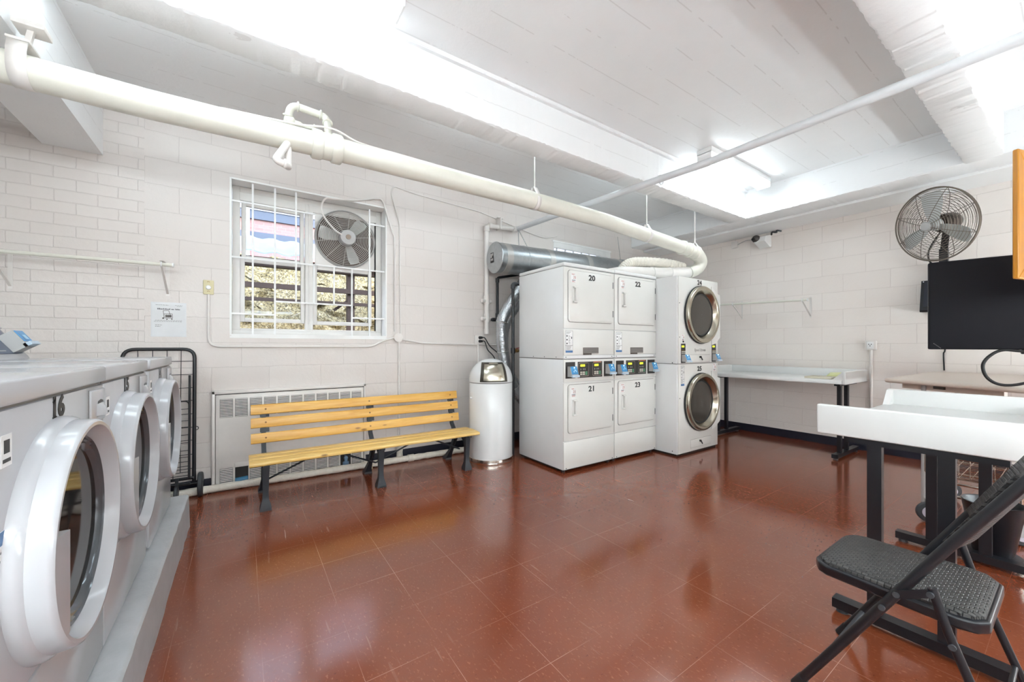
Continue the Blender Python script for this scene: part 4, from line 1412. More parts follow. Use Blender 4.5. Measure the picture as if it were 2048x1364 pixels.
# heavy beam clamp strap at the far end by the cross beam
x = -.80
m_ = MB()
pts = arc((x, PY, pz(x)), .074, R_(-5), R_(185), 24, (0, 1, 0), (0, 0, -1))
ring = [Vector((x, PY + .055, pz(x) + .11)), Vector((x, PY + .072, pz(x) + .06))] + pts + [Vector((x, PY - .072, pz(x) + .06)), Vector((x, PY - .055, pz(x) + .11))]
vs = []
for q in ring:
    vs += [q + Vector((-.03, 0, 0)), q + Vector((.03, 0, 0))]
m_.add(vs, [(2 * i, 2 * i + 1, 2 * i + 3, 2 * i + 2) for i in range(len(ring) - 1)], True)
s_ = build('strap', m_, M_PIPEW, p)
s_.modifiers.new('thick', 'SOLIDIFY').thickness = .006
mb = MB().rbox(x - .035, x + .035, PY - .062, PY + .062, pz(x) + .104, pz(x) + .116, .003).bar((x + .01, PY, pz(x) + .11), (x + .02, PY + .02, 2.60), .02, .02, (0, 1, 0)).rbox(x - .03, x + .07, PY - .03, PY + .07, 2.585, 2.61, .004).bar((x + .02, PY + .02, 2.6), (x + .02, PY + .02, CZ), .018, .018, (0, 1, 0))
build('clamp', mb, M_PIPEW, p)

v = thing('vent_loop', 'cream valve loop of small pipe with elbows rising above the thick drain pipe', 'pipe', (.42, PY, 2.48))
lp = [(.44, 2.66, pz(.44) + .06), (.44, 2.72, 2.62), (.44, 2.80, 2.655), (.36, 2.80, 2.672), (.255, 2.80, 2.672), (.225, 2.83, 2.655), (.225, 2.84, 2.60), (.19, 2.84, 2.56), (.19, 2.80, 2.40), (.19, 2.72, 2.215), (.145, 2.58, 2.205), (.135, 2.52, 2.215), (.15, 2.50, 2.30)]
lp = [(.44, 2.655, 2.47), (.445, 2.77, 2.655), (.245, 2.80, 2.685), (.225, 2.83, 2.56)]
build('loop_pipe', MB().tube(bend(lp, .05), .022, 14), M_PIPE, v)
for q, ax in (((.445, 2.735, 2.60), (0, .5, .8)), ((.41, 2.775, 2.66), (-1, .1, .1)), ((.285, 2.795, 2.68), (1, 0, 0)), ((.232, 2.82, 2.62), (0, .3, -1))):
    build('elbow_collar', MB().ring(q, ax, .024, .007, 18, 8), M_PIPE, v)
build('valve_body', MB().lathe([(.020, -.03), (.03, -.022), (.03, .01), (.018, .02), (.016, .05), (.010, .06)], (.25, 2.80, 2.575), (1, -.2, -.1), 16), M_PIPE, v)
build('valve_stem', MB().cyl((.30, 2.79, 2.57), (.37, 2.77, 2.555), .010, n=10), M_PIPE, v)
build('valve_wheel', MB().ring((.372, 2.768, 2.555), (1, -.2, -.1), .024, .006, 18, 8), M_PIPE, v)
v2 = thing('u_pipe', 'white U-bend of small pipe showing below the thick drain pipe', 'pipe', (.17, 2.55, 2.2))
build('bend', MB().tube(bend([(.215, 2.62, 2.36), (.145, 2.50, 2.195), (.205, 2.53, 2.190), (.215, 2.60, 2.21), (.218, 2.64, 2.36)], .03), .019, 14), M_PIPEW, v2)
build('elbow_collar', MB().ring((.192, 2.515, 2.193), (1, .1, 0), .019, .007, 16, 8), M_PIPEW, v2)
wr = spline([(-.1, 2.66, 2.475), (.25, 2.63, 2.487), (.45, 2.60, 2.505), (.62, 2.62, 2.475), (.9, 2.64, 2.482), (1.5, 2.65, 2.485), (2.04, 2.65, 2.487)], 8)
tag(build('pipe_cable', MB().tube(wr, .006, 8), M_PIPEW), 'thin white cable lying along the top of the thick drain pipe', 'cable')

# pale pipe crossing the ceiling
s = thing('sprinkler_pipe', 'pale grey pipe crossing the ceiling diagonally from the window wall', 'pipe', (2.9, 2, 2.62))
SY = 4.0
build('run', MB().tube([(2.80, 3.985, 2.625), (2.86, 3.2, 2.622), (3.01, 1.683, 2.62), (3.01, .168, 2.62), (3.02, FY + .02, 2.62)], .029, 18), M_SPRK, s)
build('wall_run', MB().tube(bend([(2.372, SY, 1.325), (2.372, SY, 2.60), (2.56, SY, 2.612), (2.80, 3.985, 2.625)], .05), .028, 16), M_PIPEW, s)
for q, ax, w in (((2.372, SY, 2.56), (0, 0, 1), .03), ((2.42, SY, 2.604), (1, 0, 0), .02), ((2.372, SY, 1.35), (0, 0, 1), .03), ((2.372, SY, 1.72), (0, 0, 1), .05), ((2.372, SY, 1.51), (0, 0, 1), .05), ((2.77, 3.99, 2.62), (1, 0, 0), .03)):
    a = Vector(ax)
    build('coupling', MB().cyl(Vector(q) - a * w, Vector(q) + a * w, .035, n=18), M_PIPEW, s)
for z in (1.71, 1.50):
    build('side_plug', MB().cyl((2.372, SY, z), (2.30, SY - .01, z), .024, n=14).cyl((2.372, SY, z), (2.43, SY - .01, z), .018, n=14), M_PIPEW, s)
build('pipe_clamp', MB().rbox(2.535, 2.555, SY - .05, W, 2.58, 2.72, .003).rbox(2.52, 2.60, SY - .02, W, 2.715, 2.73, .003), M_PIPEW, s)
build('beam_hanger', MB().ring((3.01, 2.1, 2.62), (0, 1, 0), .031, .005, 18, 6).rbox(2.985, 3.035, 2.085, 2.115, 2.645, 2.665, .003), M_SPRK, s)

# black gas pipes beside the stack
gz = lambda *a: bend(a, .03)
g1 = thing('gas_pipe', 'black gas pipe branching from the white wall pipe up towards the round duct', 'pipe', (2.46, 3.95, 1.5))
build('pipe', MB().tube(bend([(2.405, 3.96, 1.49), (2.478, 3.93, 1.49), (2.478, 3.93, 1.985), (2.78, 3.90, 2.05)], .03), .016, 12), M_BLACK, g1)
for q, ax in (((2.478, 3.93, 1.955), (0, 0, 1)), ((2.478, 3.93, 1.54), (0, 0, 1)), ((2.445, 3.945, 1.49), (1, 0, 0))):
    a = Vector(ax)
    build('coupling', MB().cyl(Vector(q) - a * .025, Vector(q) + a * .025, .022, n=14), M_BLACK, g1)
g2 = thing('gas_pipe', 'black gas pipe standing tight against the left side of dryer 20/21', 'pipe', (2.44, 3.5, 0))
build('pipe', MB().tube(bend([(2.405, 3.50, .0), (2.405, 3.50, 1.845), (2.62, 3.52, 1.87)], .03), .017, 12), M_BLACK, g2)
build('coupling', MB().tube(bend([(2.405, 3.50, 1.80), (2.405, 3.50, 1.845), (2.45, 3.505, 1.85)], .03), .024, 14), M_GREYRUB, g2)
build('coupling', MB().cyl((2.405, 3.50, 1.10), (2.405, 3.50, 1.16), .024, n=14), M_BLACK, g2)
gv = build('gas_valve', MB().cyl((2.405, 3.50, 1.13), (2.47, 3.53, 1.13), .017, n=14).cyl((2.45, 3.52, 1.13), (2.50, 3.545, 1.13), .022, n=8), M_BRASS, g2, label='brass gas valve')
build('valve_lever', MB().bar((2.45, 3.50, 1.155), (2.50, 3.50, 1.16), .012, .008), mat('red_lever', (150, 50, 48), .4), gv)

# foil exhaust hoses behind the stack
def hose(name, label, pts, r_, m_, ribs=.012):
    P_ = spline(pts, 14)
    o_ = thing(name, label, 'duct', P_[0], 'foil exhaust hoses behind the dryers')
    rad = [r_ + (.003 if i % 2 else -.001) for i in range(len(P_))]
    build('hose', MB().tube(P_, r_, 20, radii=rad), m_, o_)
    for k in (.35, .62, .85):
        i = int(k * (len(P_) - 1))
        build('foil_band', MB().ring(P_[i], P_[min(i + 1, len(P_) - 1)] - P_[i - 1], r_ + .001, .005, 22, 6), M_TAPE, o_)
    return o_
hose('exhaust_hose', 'silver foil exhaust hose bending down behind the waste bin beside the gas pipe', [(2.70, 3.66, 1.98), (2.60, 3.68, 1.80), (2.43, 3.72, 1.52), (2.415, 3.74, 1.38), (2.425, 3.74, 1.18), (2.47, 3.74, .95), (2.58, 3.72, .68), (2.72, 3.68, .50)], .062, M_FOIL)
hose('exhaust_hose', 'silver foil exhaust hose half hidden by the dryer, right of the first hose', [(2.82, 3.74, 2.0), (2.70, 3.80, 1.72), (2.56, 3.86, 1.46), (2.53, 3.88, 1.2), (2.58, 3.86, .9), (2.72, 3.8, .62)], .058, M_FOIL)

d_ = thing('round_duct', 'galvanized round duct with capped end hanging above the stacked dryers', 'duct', (3.4, 3.72, 2.2))
A, B = Vector((2.31, 3.72, 2.163)), Vector((4.48, 3.72, 2.225))
ax = (B - A).normalized()
build('duct_body', MB().lathe([(.168, 0), (.168, (B - A).length), (.001, (B - A).length)], A, ax, 48), M_GALV, d_)
cap = build('end_cap', MB().lathe([(.001, 0), (.170, 0), (.174, .006), (.172, .02)], A - ax * .004, ax, 48), M_GALV, d_)
lb = build('cap_label', MB().box(A.x - .0065, A.x - .0045, 3.735, 3.80, 2.115, 2.225), M_INK, cap, label='black warning label')
mb = MB()
mb.box(A.x - .0075, A.x - .0065, 3.743, 3.76, 2.19, 2.217).box(A.x - .0075, A.x - .0065, 3.766, 3.795, 2.17, 2.215).box(A.x - .0075, A.x - .0065, 3.745, 3.79, 2.135, 2.16)
build('label_print', mb, M_GREYP, lb)
for k in (.05, .33, .62, .90):
    q = A + ax * (B - A).length * k
    build('joint_tape', MB().lathe([(.1685, -.04), (.1705, -.038), (.1705, .038), (.1685, .04)], q, ax, 48), M_TAPE, d_)
for k in (.17,):
    q = A + ax * (B - A).length * k
    build('seam_ring', MB().ring(q, ax, .1685, .003, 48, 6), M_GALV, d_)
mb = MB()
for i in range(9):
    q = A + ax * (2.17 - .14 + .016 * i)
    mb.ring(q, ax, .169, .005, 40, 6)
build('flex_end', mb, M_GALV, d_)
mb = MB()
for dx in (-.08, .05):
    base_ = Vector((2.72 + dx, 3.72, 2.335))
    top_ = Vector((2.80, 3.96, 2.62))
    for i in range(10):
        u_, v_ = base_.lerp(top_, i / 10), base_.lerp(top_, (i + .62) / 10)
        mb.bar(u_, v_, .014, .003, (0, 1, 0))
    mb.bar(base_, top_, .004, .003, (0, 1, 0))
build('perforated_strap', mb, M_GREYP, d_)
mb = MB().cyl((4.40, 3.72, 2.38), (4.36, 3.74, 2.72), .004, n=8)
build('hanger_wire', mb, M_GREYP, d_)

# ================================================================= conduits, boxes and small wall things
def conduit(label, pts, r_=.010, m_=None, bnd=.05):
    return tag(build('conduit', MB().tube(bend(pts, bnd), r_, 10), m_ or M_PIPEW), label, 'conduit')
cy_ = W - .012
conduit('thin painted conduit from the ivory dimmer down and along under the window', [(-.232, cy_, 1.60), (-.232, cy_, 1.176), (1.07, cy_, 1.176), (1.17, cy_, 1.235), (1.30, cy_, 1.268)], .010, None, .08)
conduit('thin painted conduit running right from the round junction box to the black-plug outlet', [(1.345, cy_, 1.255), (1.6, cy_, 1.21), (2.6, cy_, 1.192)], .010)
conduit('painted conduit dropping from the round junction box to the floor behind the bench', [(1.338, cy_, 1.25), (1.338, cy_, .03)], .011)
conduit('slim painted cable looping up beside the window top to the right along the wall', [(1.355, W - .01, 1.3), (1.345, W - .01, 2.45), (1.255, W - .01, 2.76), (1.28, W - .01, 2.83), (1.5, W - .01, 2.80), (2.3, W - .01, 2.76), (3.1, W - .01, 2.62), (3.3, W - .01, 2.60), (3.5, W - .01, 2.66)], .006, None, .06)
jb = thing('junction_box', 'round painted junction box on the wall right of the window sill', 'electrical box', (1.326, W, 1.268))
build('box', MB().cyl((1.326, W, 1.268), (1.326, W - .034, 1.268), .043, n=10), M_PIPEW, jb)
build('cover', MB().lathe([(.046, .034), (.046, .038), (.001, .039)], (1.326, W, 1.268), (0, -1, 0), 20), M_PIPEW, jb)
build('pipe_escutcheon', MB().lathe([(.001, .0), (.036, .0), (.03, .05), (.036, .10), (.02, .14), (.001, .14)], (1.338, W - .03, .03), (0, 0, 1), 14), M_CRUST, bpy.data.objects['junction_box'])

dm = thing('dimmer_switch', 'ivory wall plate with round dimmer knob left of the window', 'switch', (-.231, W, 1.657))
build('plate', MB().rbox(-.267, -.197, W - .014, W, 1.600, 1.716, .005), M_IVORY, dm)
build('knob', MB().lathe([(.018, 0), (.017, .014), (.012, .018), (.001, .018)], (-.232, W - .014, 1.656), (0, -1, 0), 20), M_PLAST, dm)
mb = MB()
for z in (1.698, 1.620):
    mb.tube(arc((-.232, W - .0148, z - .004), .01, R_(30), R_(150), 8, (1, 0, 0), (0, 0, 1)), .0016, 5)
build('plate_mark', mb, M_BRASS, dm)

pn = thing('paper_notice', 'white paper notice with small cart picture taped to the brick', 'notice', (-.477, W, 1.39))
yq = W - .003
build('sleeve', MB().box(-.583, -.372, W - .002, W, 1.252, 1.520), M_SHEET, pn)
pg = build('sheet', MB().box(-.575, -.378, yq, W - .002, 1.258, 1.510), mat('notice_paper', (222, 222, 223), .5), pn)
mb = MB()
for x0_, x1_, z, h in ((-.555, -.48, 1.497, .003), (-.44, -.395, 1.497, .003), (-.43, -.40, 1.489, .002), (-.558, -.40, 1.378, .003), (-.565, -.40, 1.369, .003), (-.558, -.518, 1.341, .004), (-.558, -.528, 1.330, .004)):
    k = x0_
    while k < x1_:
        wq = rnd.uniform(.006, .014)
        mb.box(k, min(k + wq, x1_), yq - .0004, yq, z, z + h)
        k += wq + .003
build('small_print', mb, M_GINK, pg)
mb = MB()
k = -.545
for wq in (.036, .034, .018, .030):
    u_ = k
    while u_ < k + wq - .001:
        mb.box(u_, u_ + .0042, yq - .0005, yq, 1.4625, 1.4625 + rnd.choice((.0075, .0075, .0105)))
        u_ += .0058
    k += wq + .006
build('heading_print', mb, M_GREYRUB, pg)
mb = MB()
ln = lambda a, c_, w=.003: mb.bar((a[0], yq - .0003, a[1]), (c_[0], yq - .0003, c_[1]), w, .0006, (0, 1, 0))
for a, c_ in (((-.511, 1.455), (-.478, 1.455)), ((-.511, 1.455), (-.506, 1.40)), ((-.478, 1.455), (-.468, 1.415)), ((-.506, 1.43), (-.458, 1.432)), ((-.458, 1.432), (-.456, 1.398)), ((-.503, 1.398), (-.457, 1.397))):
    ln(a, c_)
for k in range(4):
    ln((-.503 + .012 * k, 1.428), (-.501 + .012 * k, 1.40), .0016)
mb.box(-.498, -.462, yq - .0005, yq, 1.404, 1.422)
for xx, zz, rr in ((-.511, 1.396, .006), (-.489, 1.388, .0045), (-.460, 1.390, .0045)):
    mb.cyl((xx, yq - .0005, zz), (xx, yq, zz), rr, n=12)
build('cart_picture', mb, M_BROWN, pg)

ol = thing('wall_outlet', 'painted outlet box with two black plugs beside white wall pipe', 'outlet', (2.277, W, 1.256))
build('box', MB().rbox(2.228, 2.326, W - .03, W, 1.195, 1.305, .004), M_PIPEW, ol)
build('drop_conduit', MB().cyl((2.277, W - .014, 1.2), (2.277, W - .014, .5), .012, n=12), M_PIPEW, ol)
for z, e_ in ((1.278, (2.45, 3.80, 1.045)), (1.236, (2.36, 3.80, 1.035))):
    c_ = thing('power_plug', ('upper' if z > 1.25 else 'lower') + ' black plug and cord dropping from the outlet behind the waste bin', 'plug', (2.29, W - .05, z))
    build('plug', MB().cyl((2.29, W - .028, z), (2.295, W - .075, z), .018, .014, n=14), M_RUB, c_)
    build('cord', MB().tube(spline([(2.295, W - .07, z), (2.33, W - .08, z - .005), (2.37 - (.03 if z < 1.25 else 0), 3.92, z - .10), e_, (e_[0] + .04, e_[1] - .02, .8)], 8), .006, 8), M_RUB, c_)

# hanging rods
def hang_rod(label, a, bq, wall_axis, wallc, xs, loc):
    o_ = thing('hanging_rod', label, 'clothes rod', loc)
    a, bq = Vector(a), Vector(bq)
    d = (bq - a).normalized()
    build('rod', MB().cyl(a, bq, .013, n=16), M_PIPE, o_)
    build('rod_cap', MB().cyl(bq, bq + d * .008, .017, n=16), M_PLAST, o_)
    for s_ in xs:
        q = a + d * s_
        wq = Vector(q)
        setattr(wq, wall_axis, wallc)
        out = (q - wq)
        lo = wq + Vector((0, 0, -.20))
        hi = wq + Vector((0, 0, .05))
        k = build('bracket', MB().bar(lo, hi + Vector((0, 0, .01)), .022, .004, out).bar(hi, q + Vector((0, 0, .025)) + out * .08, .02, .004).bar(lo + Vector((0, 0, .02)), q - Vector((0, 0, .01)) - out * .03, .014, .006), M_PIPEW, o_)
        build('rod_clip', MB().ring(q, d, .015, .005, 16, 6), M_PLAST, k)
hang_rod('white hanging rod on wall brackets at the brick wall, left of the paper notice', (LX + .01, 3.76, 1.757), (-.425, 3.76, 1.768), 'y', W - .001, (.46, 1.255), (-1.0, 4.0, 1.75))
hang_rod('white hanging rod on wall brackets above the white wall-side folding table', (5.53, 2.92, 1.758), (5.53, 1.88, 1.728), 'x', RX - .001, (.18, .99), (5.7, 2.4, 1.75))

ow = thing('wall_outlet', 'white outlet box on the block wall above the folding table end', 'outlet', (RX, 1.36, 1.186))
build('box', MB().rbox(RX - .045, RX, 1.312, 1.408, 1.135, 1.240, .008), M_PIPEW, ow)
build('socket_face', MB().rbox(RX - .049, RX - .044, 1.332, 1.392, 1.150, 1.224, .003), M_PLAST, ow)
mb = MB()
for yy, zz in ((1.372, 1.198), (1.352, 1.198), (1.362, 1.182)):
    mb.box(RX - .0505, RX - .049, yy - .003, yy + .003, zz - .006, zz + .006)
build('slots', mb, M_RUB, ow)
build('drop_conduit', MB().cyl((RX - .018, 1.36, 1.14), (RX - .018, 1.36, .10), .014, n=14), M_PIPEW, ow)

dc = thing('security_camera', 'small white dome security camera high on the block wall', 'camera', (RX, 2.43, 2.6))
build('housing', MB().prism([(0, .0), (0, .16), (-.17, .115), (-.19, .05), (-.03, -.01)], (RX, 2.37, 2.50), (1, 0, 0), (0, 0, 1), (0, .13, 0)), M_PLAST, dc)
build('dome_lens', MB().sphere((RX - .165, 2.485, 2.60), .05, 0, 20), mat('smoked_dome', (66, 62, 60), .15), dc)
build('lens', MB().cyl((RX - .205, 2.50, 2.595), (RX - .222, 2.505, 2.592), .016, n=16), M_RUB, dc)
build('cable_bundle', MB().tube(spline([(RX - .02, 2.36, 2.65), (RX - .05, 2.34, 2.675), (RX - .02, 2.30, 2.67), (RX - .06, 2.28, 2.68), (RX - .01, 2.25, 2.675)], 6), .010, 8), M_GREYRUB, dc)
bx = thing('junction_box', 'small white junction box beside the dome security camera', 'electrical box', (RX, 2.83, 2.62))
build('box', MB().rbox(RX - .04, RX, 2.79, 2.87, 2.57, 2.66, .005), M_PIPEW, bx)
build('lead', MB().tube(spline([(RX - .02, 2.79, 2.61), (RX - .03, 2.68, 2.64), (RX - .03, 2.55, 2.63), (RX - .03, 2.49, 2.64)], 6), .004, 6), M_GREYP, bx)

# ================================================================= folding tables
def fold_table(name, label, x0, x1, y0, y1, open_side, group='laundry folding tables', flip=False):
    """white laminate tray top, lips on three sides, open_side is '-x' or '+y'; black T legs at both ends"""
    zb, zs, zt, th = .785, .828, .916, .032
    t = thing(name, label, 'table', ((x0 + x1) / 2, (y0 + y1) / 2, 0), group)
    g = .0005
    if open_side == '-x':
        build('tabletop', MB().rbox(x0, x1 - th - g, y0 + th + g, y1 - th - g, zb, zs, .006), M_LAMI, t)
        ends = [(x0, x1 - th - g, y0, y0 + th), (x0, x1 - th - g, y1 - th, y1)]
        gus = [((x0, y0 + th, zs), (0, 1, 0), (.03, 0, 0)), ((x0, y1 - th, zs), (0, -1, 0), (.03, 0, 0))]
        back = MB().rbox(x1 - th, x1, y0, y1, zb, zt, .007)
    else:
        build('tabletop', MB().rbox(x0 + th + g, x1 - th - g, y0 + th + g, y1, zb, zs, .006), M_LAMI, t)
        ends = [(x0, x0 + th, y0 + th + g, y1), (x1 - th, x1, y0 + th + g, y1)]
        gus = [((x0 + th, y1, zs), (1, 0, 0), (0, -.03, 0)), ((x1 - th, y1, zs), (-1, 0, 0), (0, -.03, 0))]
        back = MB().rbox(x0, x1, y0, y0 + th, zb, zt, .007)
    for a, q in zip(ends, gus):
        o_ = build('end_lip', MB().rbox(*a, zb, zt, .007, 3), M_LAMI, t)
        build('corner_gusset', MB().prism([(-.004, -.004), (.085, -.004), (.0, .082), (-.004, .082)], *q[:2], (0, 0, 1), q[2]), M_LAMI, o_)
    build('back_lip', back, M_LAMI, t)
    return t
def t_leg(t, c, along, half, posts, zb=.785):
    """a foot bar with posts; c = centre of the bar on the floor, along = unit direction of the bar"""
    a = Vector(along)
    c = Vector(c)
    o_ = build('leg_frame', MB().bar(c - a * half + Vector((0, 0, .038)), c + a * half + Vector((0, 0, .038)), .055, .04, (0, 0, 1)), M_BLACK, t, label='black steel leg frame')
    for k in posts:
        q = c + a * k
        build('post', MB().bar(q + Vector((0, 0, .05)), q + Vector((0, 0, zb)), .034, .046, a), M_BLACK, o_)
    build('top_bar', MB().bar(c - a * half * .8 + Vector((0, 0, zb - .012)), c + a * half * .8 + Vector((0, 0, zb - .012)), .05, .022), M_BLACK, o_)
    for s_ in (-1, 1):
        q = c + a * (half - .03) * s_
        build('foot_pad', MB().cyl(q, q + Vector((0, 0, .02)), .022, .018, n=14), M_GREYRUB, o_)
t = fold_table('folding_table', 'white lipped folding table against the block wall under the hanging rod', 5.05, 5.745, 1.385, 2.87, '-x')
t_leg(t, (5.38, 1.475, 0), (1, 0, 0), .335, (-.19, .02))
t_leg(t, (5.38, 2.76, 0), (1, 0, 0), .335, (-.19, .02))
t = fold_table('folding_table', 'white lipped folding table close to the viewer beside the black folding chair', 2.165, 3.31, .055, .70, '+y')
t_leg(t, (2.20, .37, 0), (0, 1, 0), .275, (.135, -.07))
t_leg(t, (3.30, .37, 0), (0, 1, 0), .29, (.14, -.06))

# papers on the wall-side table
pq = thing('paper_stack', 'small stack of papers on the wall-side folding table', 'papers', (5.35, 1.55, .828))
build('sheets', MB().rbox(5.10, 5.34, 1.52, 1.76, .8285, .850, .003), mat('manila_paper', (206, 198, 178), .6), pq)
ys = [(5.30, 1.44, .874), (5.44, 1.46, .892), (5.56, 1.50, .868), (5.54, 1.64, .862), (5.42, 1.62, .886), (5.28, 1.60, .866)]
tag(build('paper_slip', MB().add([(5.30, 1.45, .852), (5.56, 1.45, .8295), (5.56, 1.64, .8295), (5.28, 1.62, .852)] + ys, [(0, 1, 2, 3), (0, 4, 5, 6, 1), (1, 6, 7, 2), (2, 7, 8, 9, 3), (3, 9, 4, 0), (4, 9, 8, 5), (5, 8, 7, 6)]), mat('pale_yellow_paper', (232, 236, 176), .6)), 'pale yellow paper slip lying crumpled beside the papers at the folding table end', 'paper')

# beige folding table behind
t = thing('utility_table', 'beige folding table with rounded edge against the block wall behind the white table', 'table', (5.0, .1, 0))
def skew(x, y):
    return x + (.36 / .68) * (y - .9) * .55 * (1 - (x - 4.2) / 1.55), y
poly = [(4.24, .90), (5.76, .86), (5.76, -.95), (3.62, -.95), (3.93, .22)]
build('tabletop', MB().prism(poly, (0, 0, .895), (1, 0, 0), (0, 1, 0), (0, 0, .027)), M_BEIGE, t)
build('edge_band', MB().tube([(5.75, .872, .908), (4.24, .90, .908), (3.93, .22, .908), (3.62, -.95, .908)], .018, 12), M_BEIGE, t)
build('under_rail', MB().bar((4.34, .82, .872), (4.10, .30, .872), .03, .05).bar((4.34, .82, .872), (5.70, .80, .872), .03, .05), M_BEIGE, t)
build('rail_bracket', MB().bar((4.22, .62, .876), (4.28, .58, .876), .07, .03), M_BROWN, t)
for q in ((4.25, .70), (5.6, .70), (4.0, -.8), (5.6, -.8)):
    build('leg', MB().cyl((q[0], q[1], 0), (q[0], q[1], .89), .014, n=12), M_GREYP, t)
build('leg_brace', MB().bar((4.25, .70, .62), (4.2, .42, .88), .012, .02), M_GREYP, t)

# ================================================================= folding chair
c = thing('folding_chair', 'black folding chair with woven vinyl seat close to the viewer', 'chair', (1.8, .33, 0))
XN, XF = 1.592, 2.025
seat = [(1.625, .50), (1.64, .525), (1.67, .54), (1.93, .54), (1.96, .525), (1.975, .50), (1.985, .20), (1.975, .165), (1.945, .145), (1.655, .145), (1.625, .165), (1.612, .20)]
build('seat_pan', MB().prism(seat, (0, 0, .405), (1, 0, 0), (0, 1, 0), (0, 0, .034)), M_BLACK, c)
o_ = bpy.data.objects['seat_pan']
bv = o_.modifiers.new('soft', 'BEVEL'); bv.width = .007; bv.segments = 3
# cushion, slightly crowned
mb = MB()
cxs, cys = sum(p_[0] for p_ in seat) / len(seat), sum(p_[1] for p_ in seat) / len(seat)
rings = []
for k, z in ((.95, .438), (.945, .446), (.90, .453), (.7, .458), (.4, .460)):
    rings.append([Vector((cxs + (a - cxs) * k, cys + (q - cys) * k, z)) for a, q in seat])
n = len(seat)
vs = [v for rg in rings for v in rg] + [Vector((cxs, cys, .461))]
fs = []
for j in range(len(rings) - 1):
    for i in range(n):
        fs.append((j * n + i, j * n + (i + 1) % n, (j + 1) * n + (i + 1) % n, (j + 1) * n + i))
last = (len(rings) - 1) * n
fs += [(last + i, last + (i + 1) % n, len(vs) - 1) for i in range(n)]
build('seat_cushion', mb.add(vs, fs, True), M_WEAVE, c, label='black woven vinyl seat cushion')
# front legs run up into the back uprights
def up_line(x, z):
    return Vector((x, .575 - .571 * z, z))
def upright(x, xt):
    return [up_line(x, .012), up_line(x, .40), Vector((x + (xt - x) * .4, .575 - .571 * .62, .62)), Vector((xt, .075, .86))]
top_pts = upright(XN, XN + .01) + [Vector((XN + .05, .05, .895)), Vector((XF - .05, .05, .895))] + list(reversed(upright(XF, XF - .01)))
build('frame_tube', MB().tube(bend(top_pts, .05), .0135, 14), M_BLACK, c, label='black tubular frame')
for x in (XN, XF):
    build('foot_cap', MB().cyl(up_line(x, 0), up_line(x, .04), .016, n=14), M_RUB, c)
build('front_crossbar', MB().cyl(up_line(XN, .13), up_line(XF, .13), .008, n=10), M_GREYRUB, c)
# rear legs
for x, sx in ((XN - .006, -1), (XF + .006, 1)):
    xi = x - sx * .006
    lg = build('leg', MB().tube([(x - sx * .0, .245, .505), (x, .215, .40), (x, .075, .012)], .011, 12), M_BLACK, c)
    build('foot_cap', MB().cyl((x, .078, .03), (x, .072, 0), .015, n=12), M_RUB, lg)
    build('link', MB().bar((x + sx * .012, .248, .492), up_line(x + sx * .012, .455), .004, .022, (0, 0, 1)), M_BLACK, lg)
    for p_, h_ in (((0, .246, .49), .019), ((0, *up_line(0, .455)[1:]), .019), ((0, .205, .37), .017), ((0, *up_line(0, .40)[1:]), .019)):
        build('rivet', MB().cyl((x + sx * .011, p_[1], p_[2]), (x + sx * h_, p_[1], p_[2]), .008, n=12), M_GREYRUB, lg)
build('rear_crossbar', MB().cyl((XN, .13, .16), (XF, .13, .16), .007, n=10), M_BLACK, c)
# back rest pad
mb = MB()
na, nb = 14, 6
vs = []
for j in range(nb + 1):
    z = .63 + .225 * j / nb
    for i in range(na + 1):
        k = i / na
        x = XN + .018 + (XF - XN - .036) * k
        base = up_line(x, z)
        bulge = .028 * sin(pi * k)
        vs.append(base + Vector((0, .018 - bulge, 0)))
k0 = len(vs)
vs += [v + Vector((0, -.026, -.012)) for v in vs]
fs = []
for j in range(nb):
    for i in range(na):
        a = j * (na + 1) + i
        fs.append((a, a + 1, a + na + 2, a + na + 1))
        fs.append((k0 + a, k0 + a + na + 1, k0 + a + na + 2, k0 + a + 1))
for i in range(na):
    fs.append((i, k0 + i, k0 + i + 1, i + 1))
    a = nb * (na + 1) + i
    fs.append((a, a + 1, k0 + a + 1, k0 + a))
for j in range(nb):
    a = j * (na + 1)
    fs.append((a, a + na + 1, k0 + a + na + 1, k0 + a))
    a += na
    fs.append((a, k0 + a, k0 + a + na + 1, a + na + 1))
t_ = NT('black_woven_back')
co = t_.coord()
bk = t_.n('ShaderNodeTexBrick')
bk.inputs['Scale'].default_value = 1.0
bk.inputs['Brick Width'].default_value = .014
bk.inputs['Row Height'].default_value = .012
bk.inputs['Mortar Size'].default_value = .0024
bk.inputs['Mortar Smooth'].default_value = 1.0
bk.inputs['Color1'].default_value = lin((56, 54, 53))
bk.inputs['Color2'].default_value = lin((47, 46, 46))
bk.inputs['Mortar'].default_value = lin((22, 22, 23))
sx_ = t_.n('ShaderNodeSeparateXYZ'); t_.l(co, sx_.inputs[0])
cb_ = t_.n('ShaderNodeCombineXYZ'); t_.l(sx_.outputs['X'], cb_.inputs[0]); t_.l(sx_.outputs['Z'], cb_.inputs[1])
t_.l(cb_.outputs[0], bk.inputs['Vector'])
t_.l(bk.outputs['Color'], t_.b.inputs['Base Color'])
t_.l(t_.bump(t_.math('SUBTRACT', 1.0, bk.outputs['Fac']), .9, .006), t_.b.inputs['Normal'])
t_.b.inputs['Roughness'].default_value = .5
bo = build('backrest', mb.add(vs, fs, True), t_.m, c, label='black woven vinyl back pad')
bv = bo.modifiers.new('soft', 'BEVEL'); bv.width = .006; bv.segments = 2; bv.limit_method = 'ANGLE'; bv.angle_limit = R_(50)

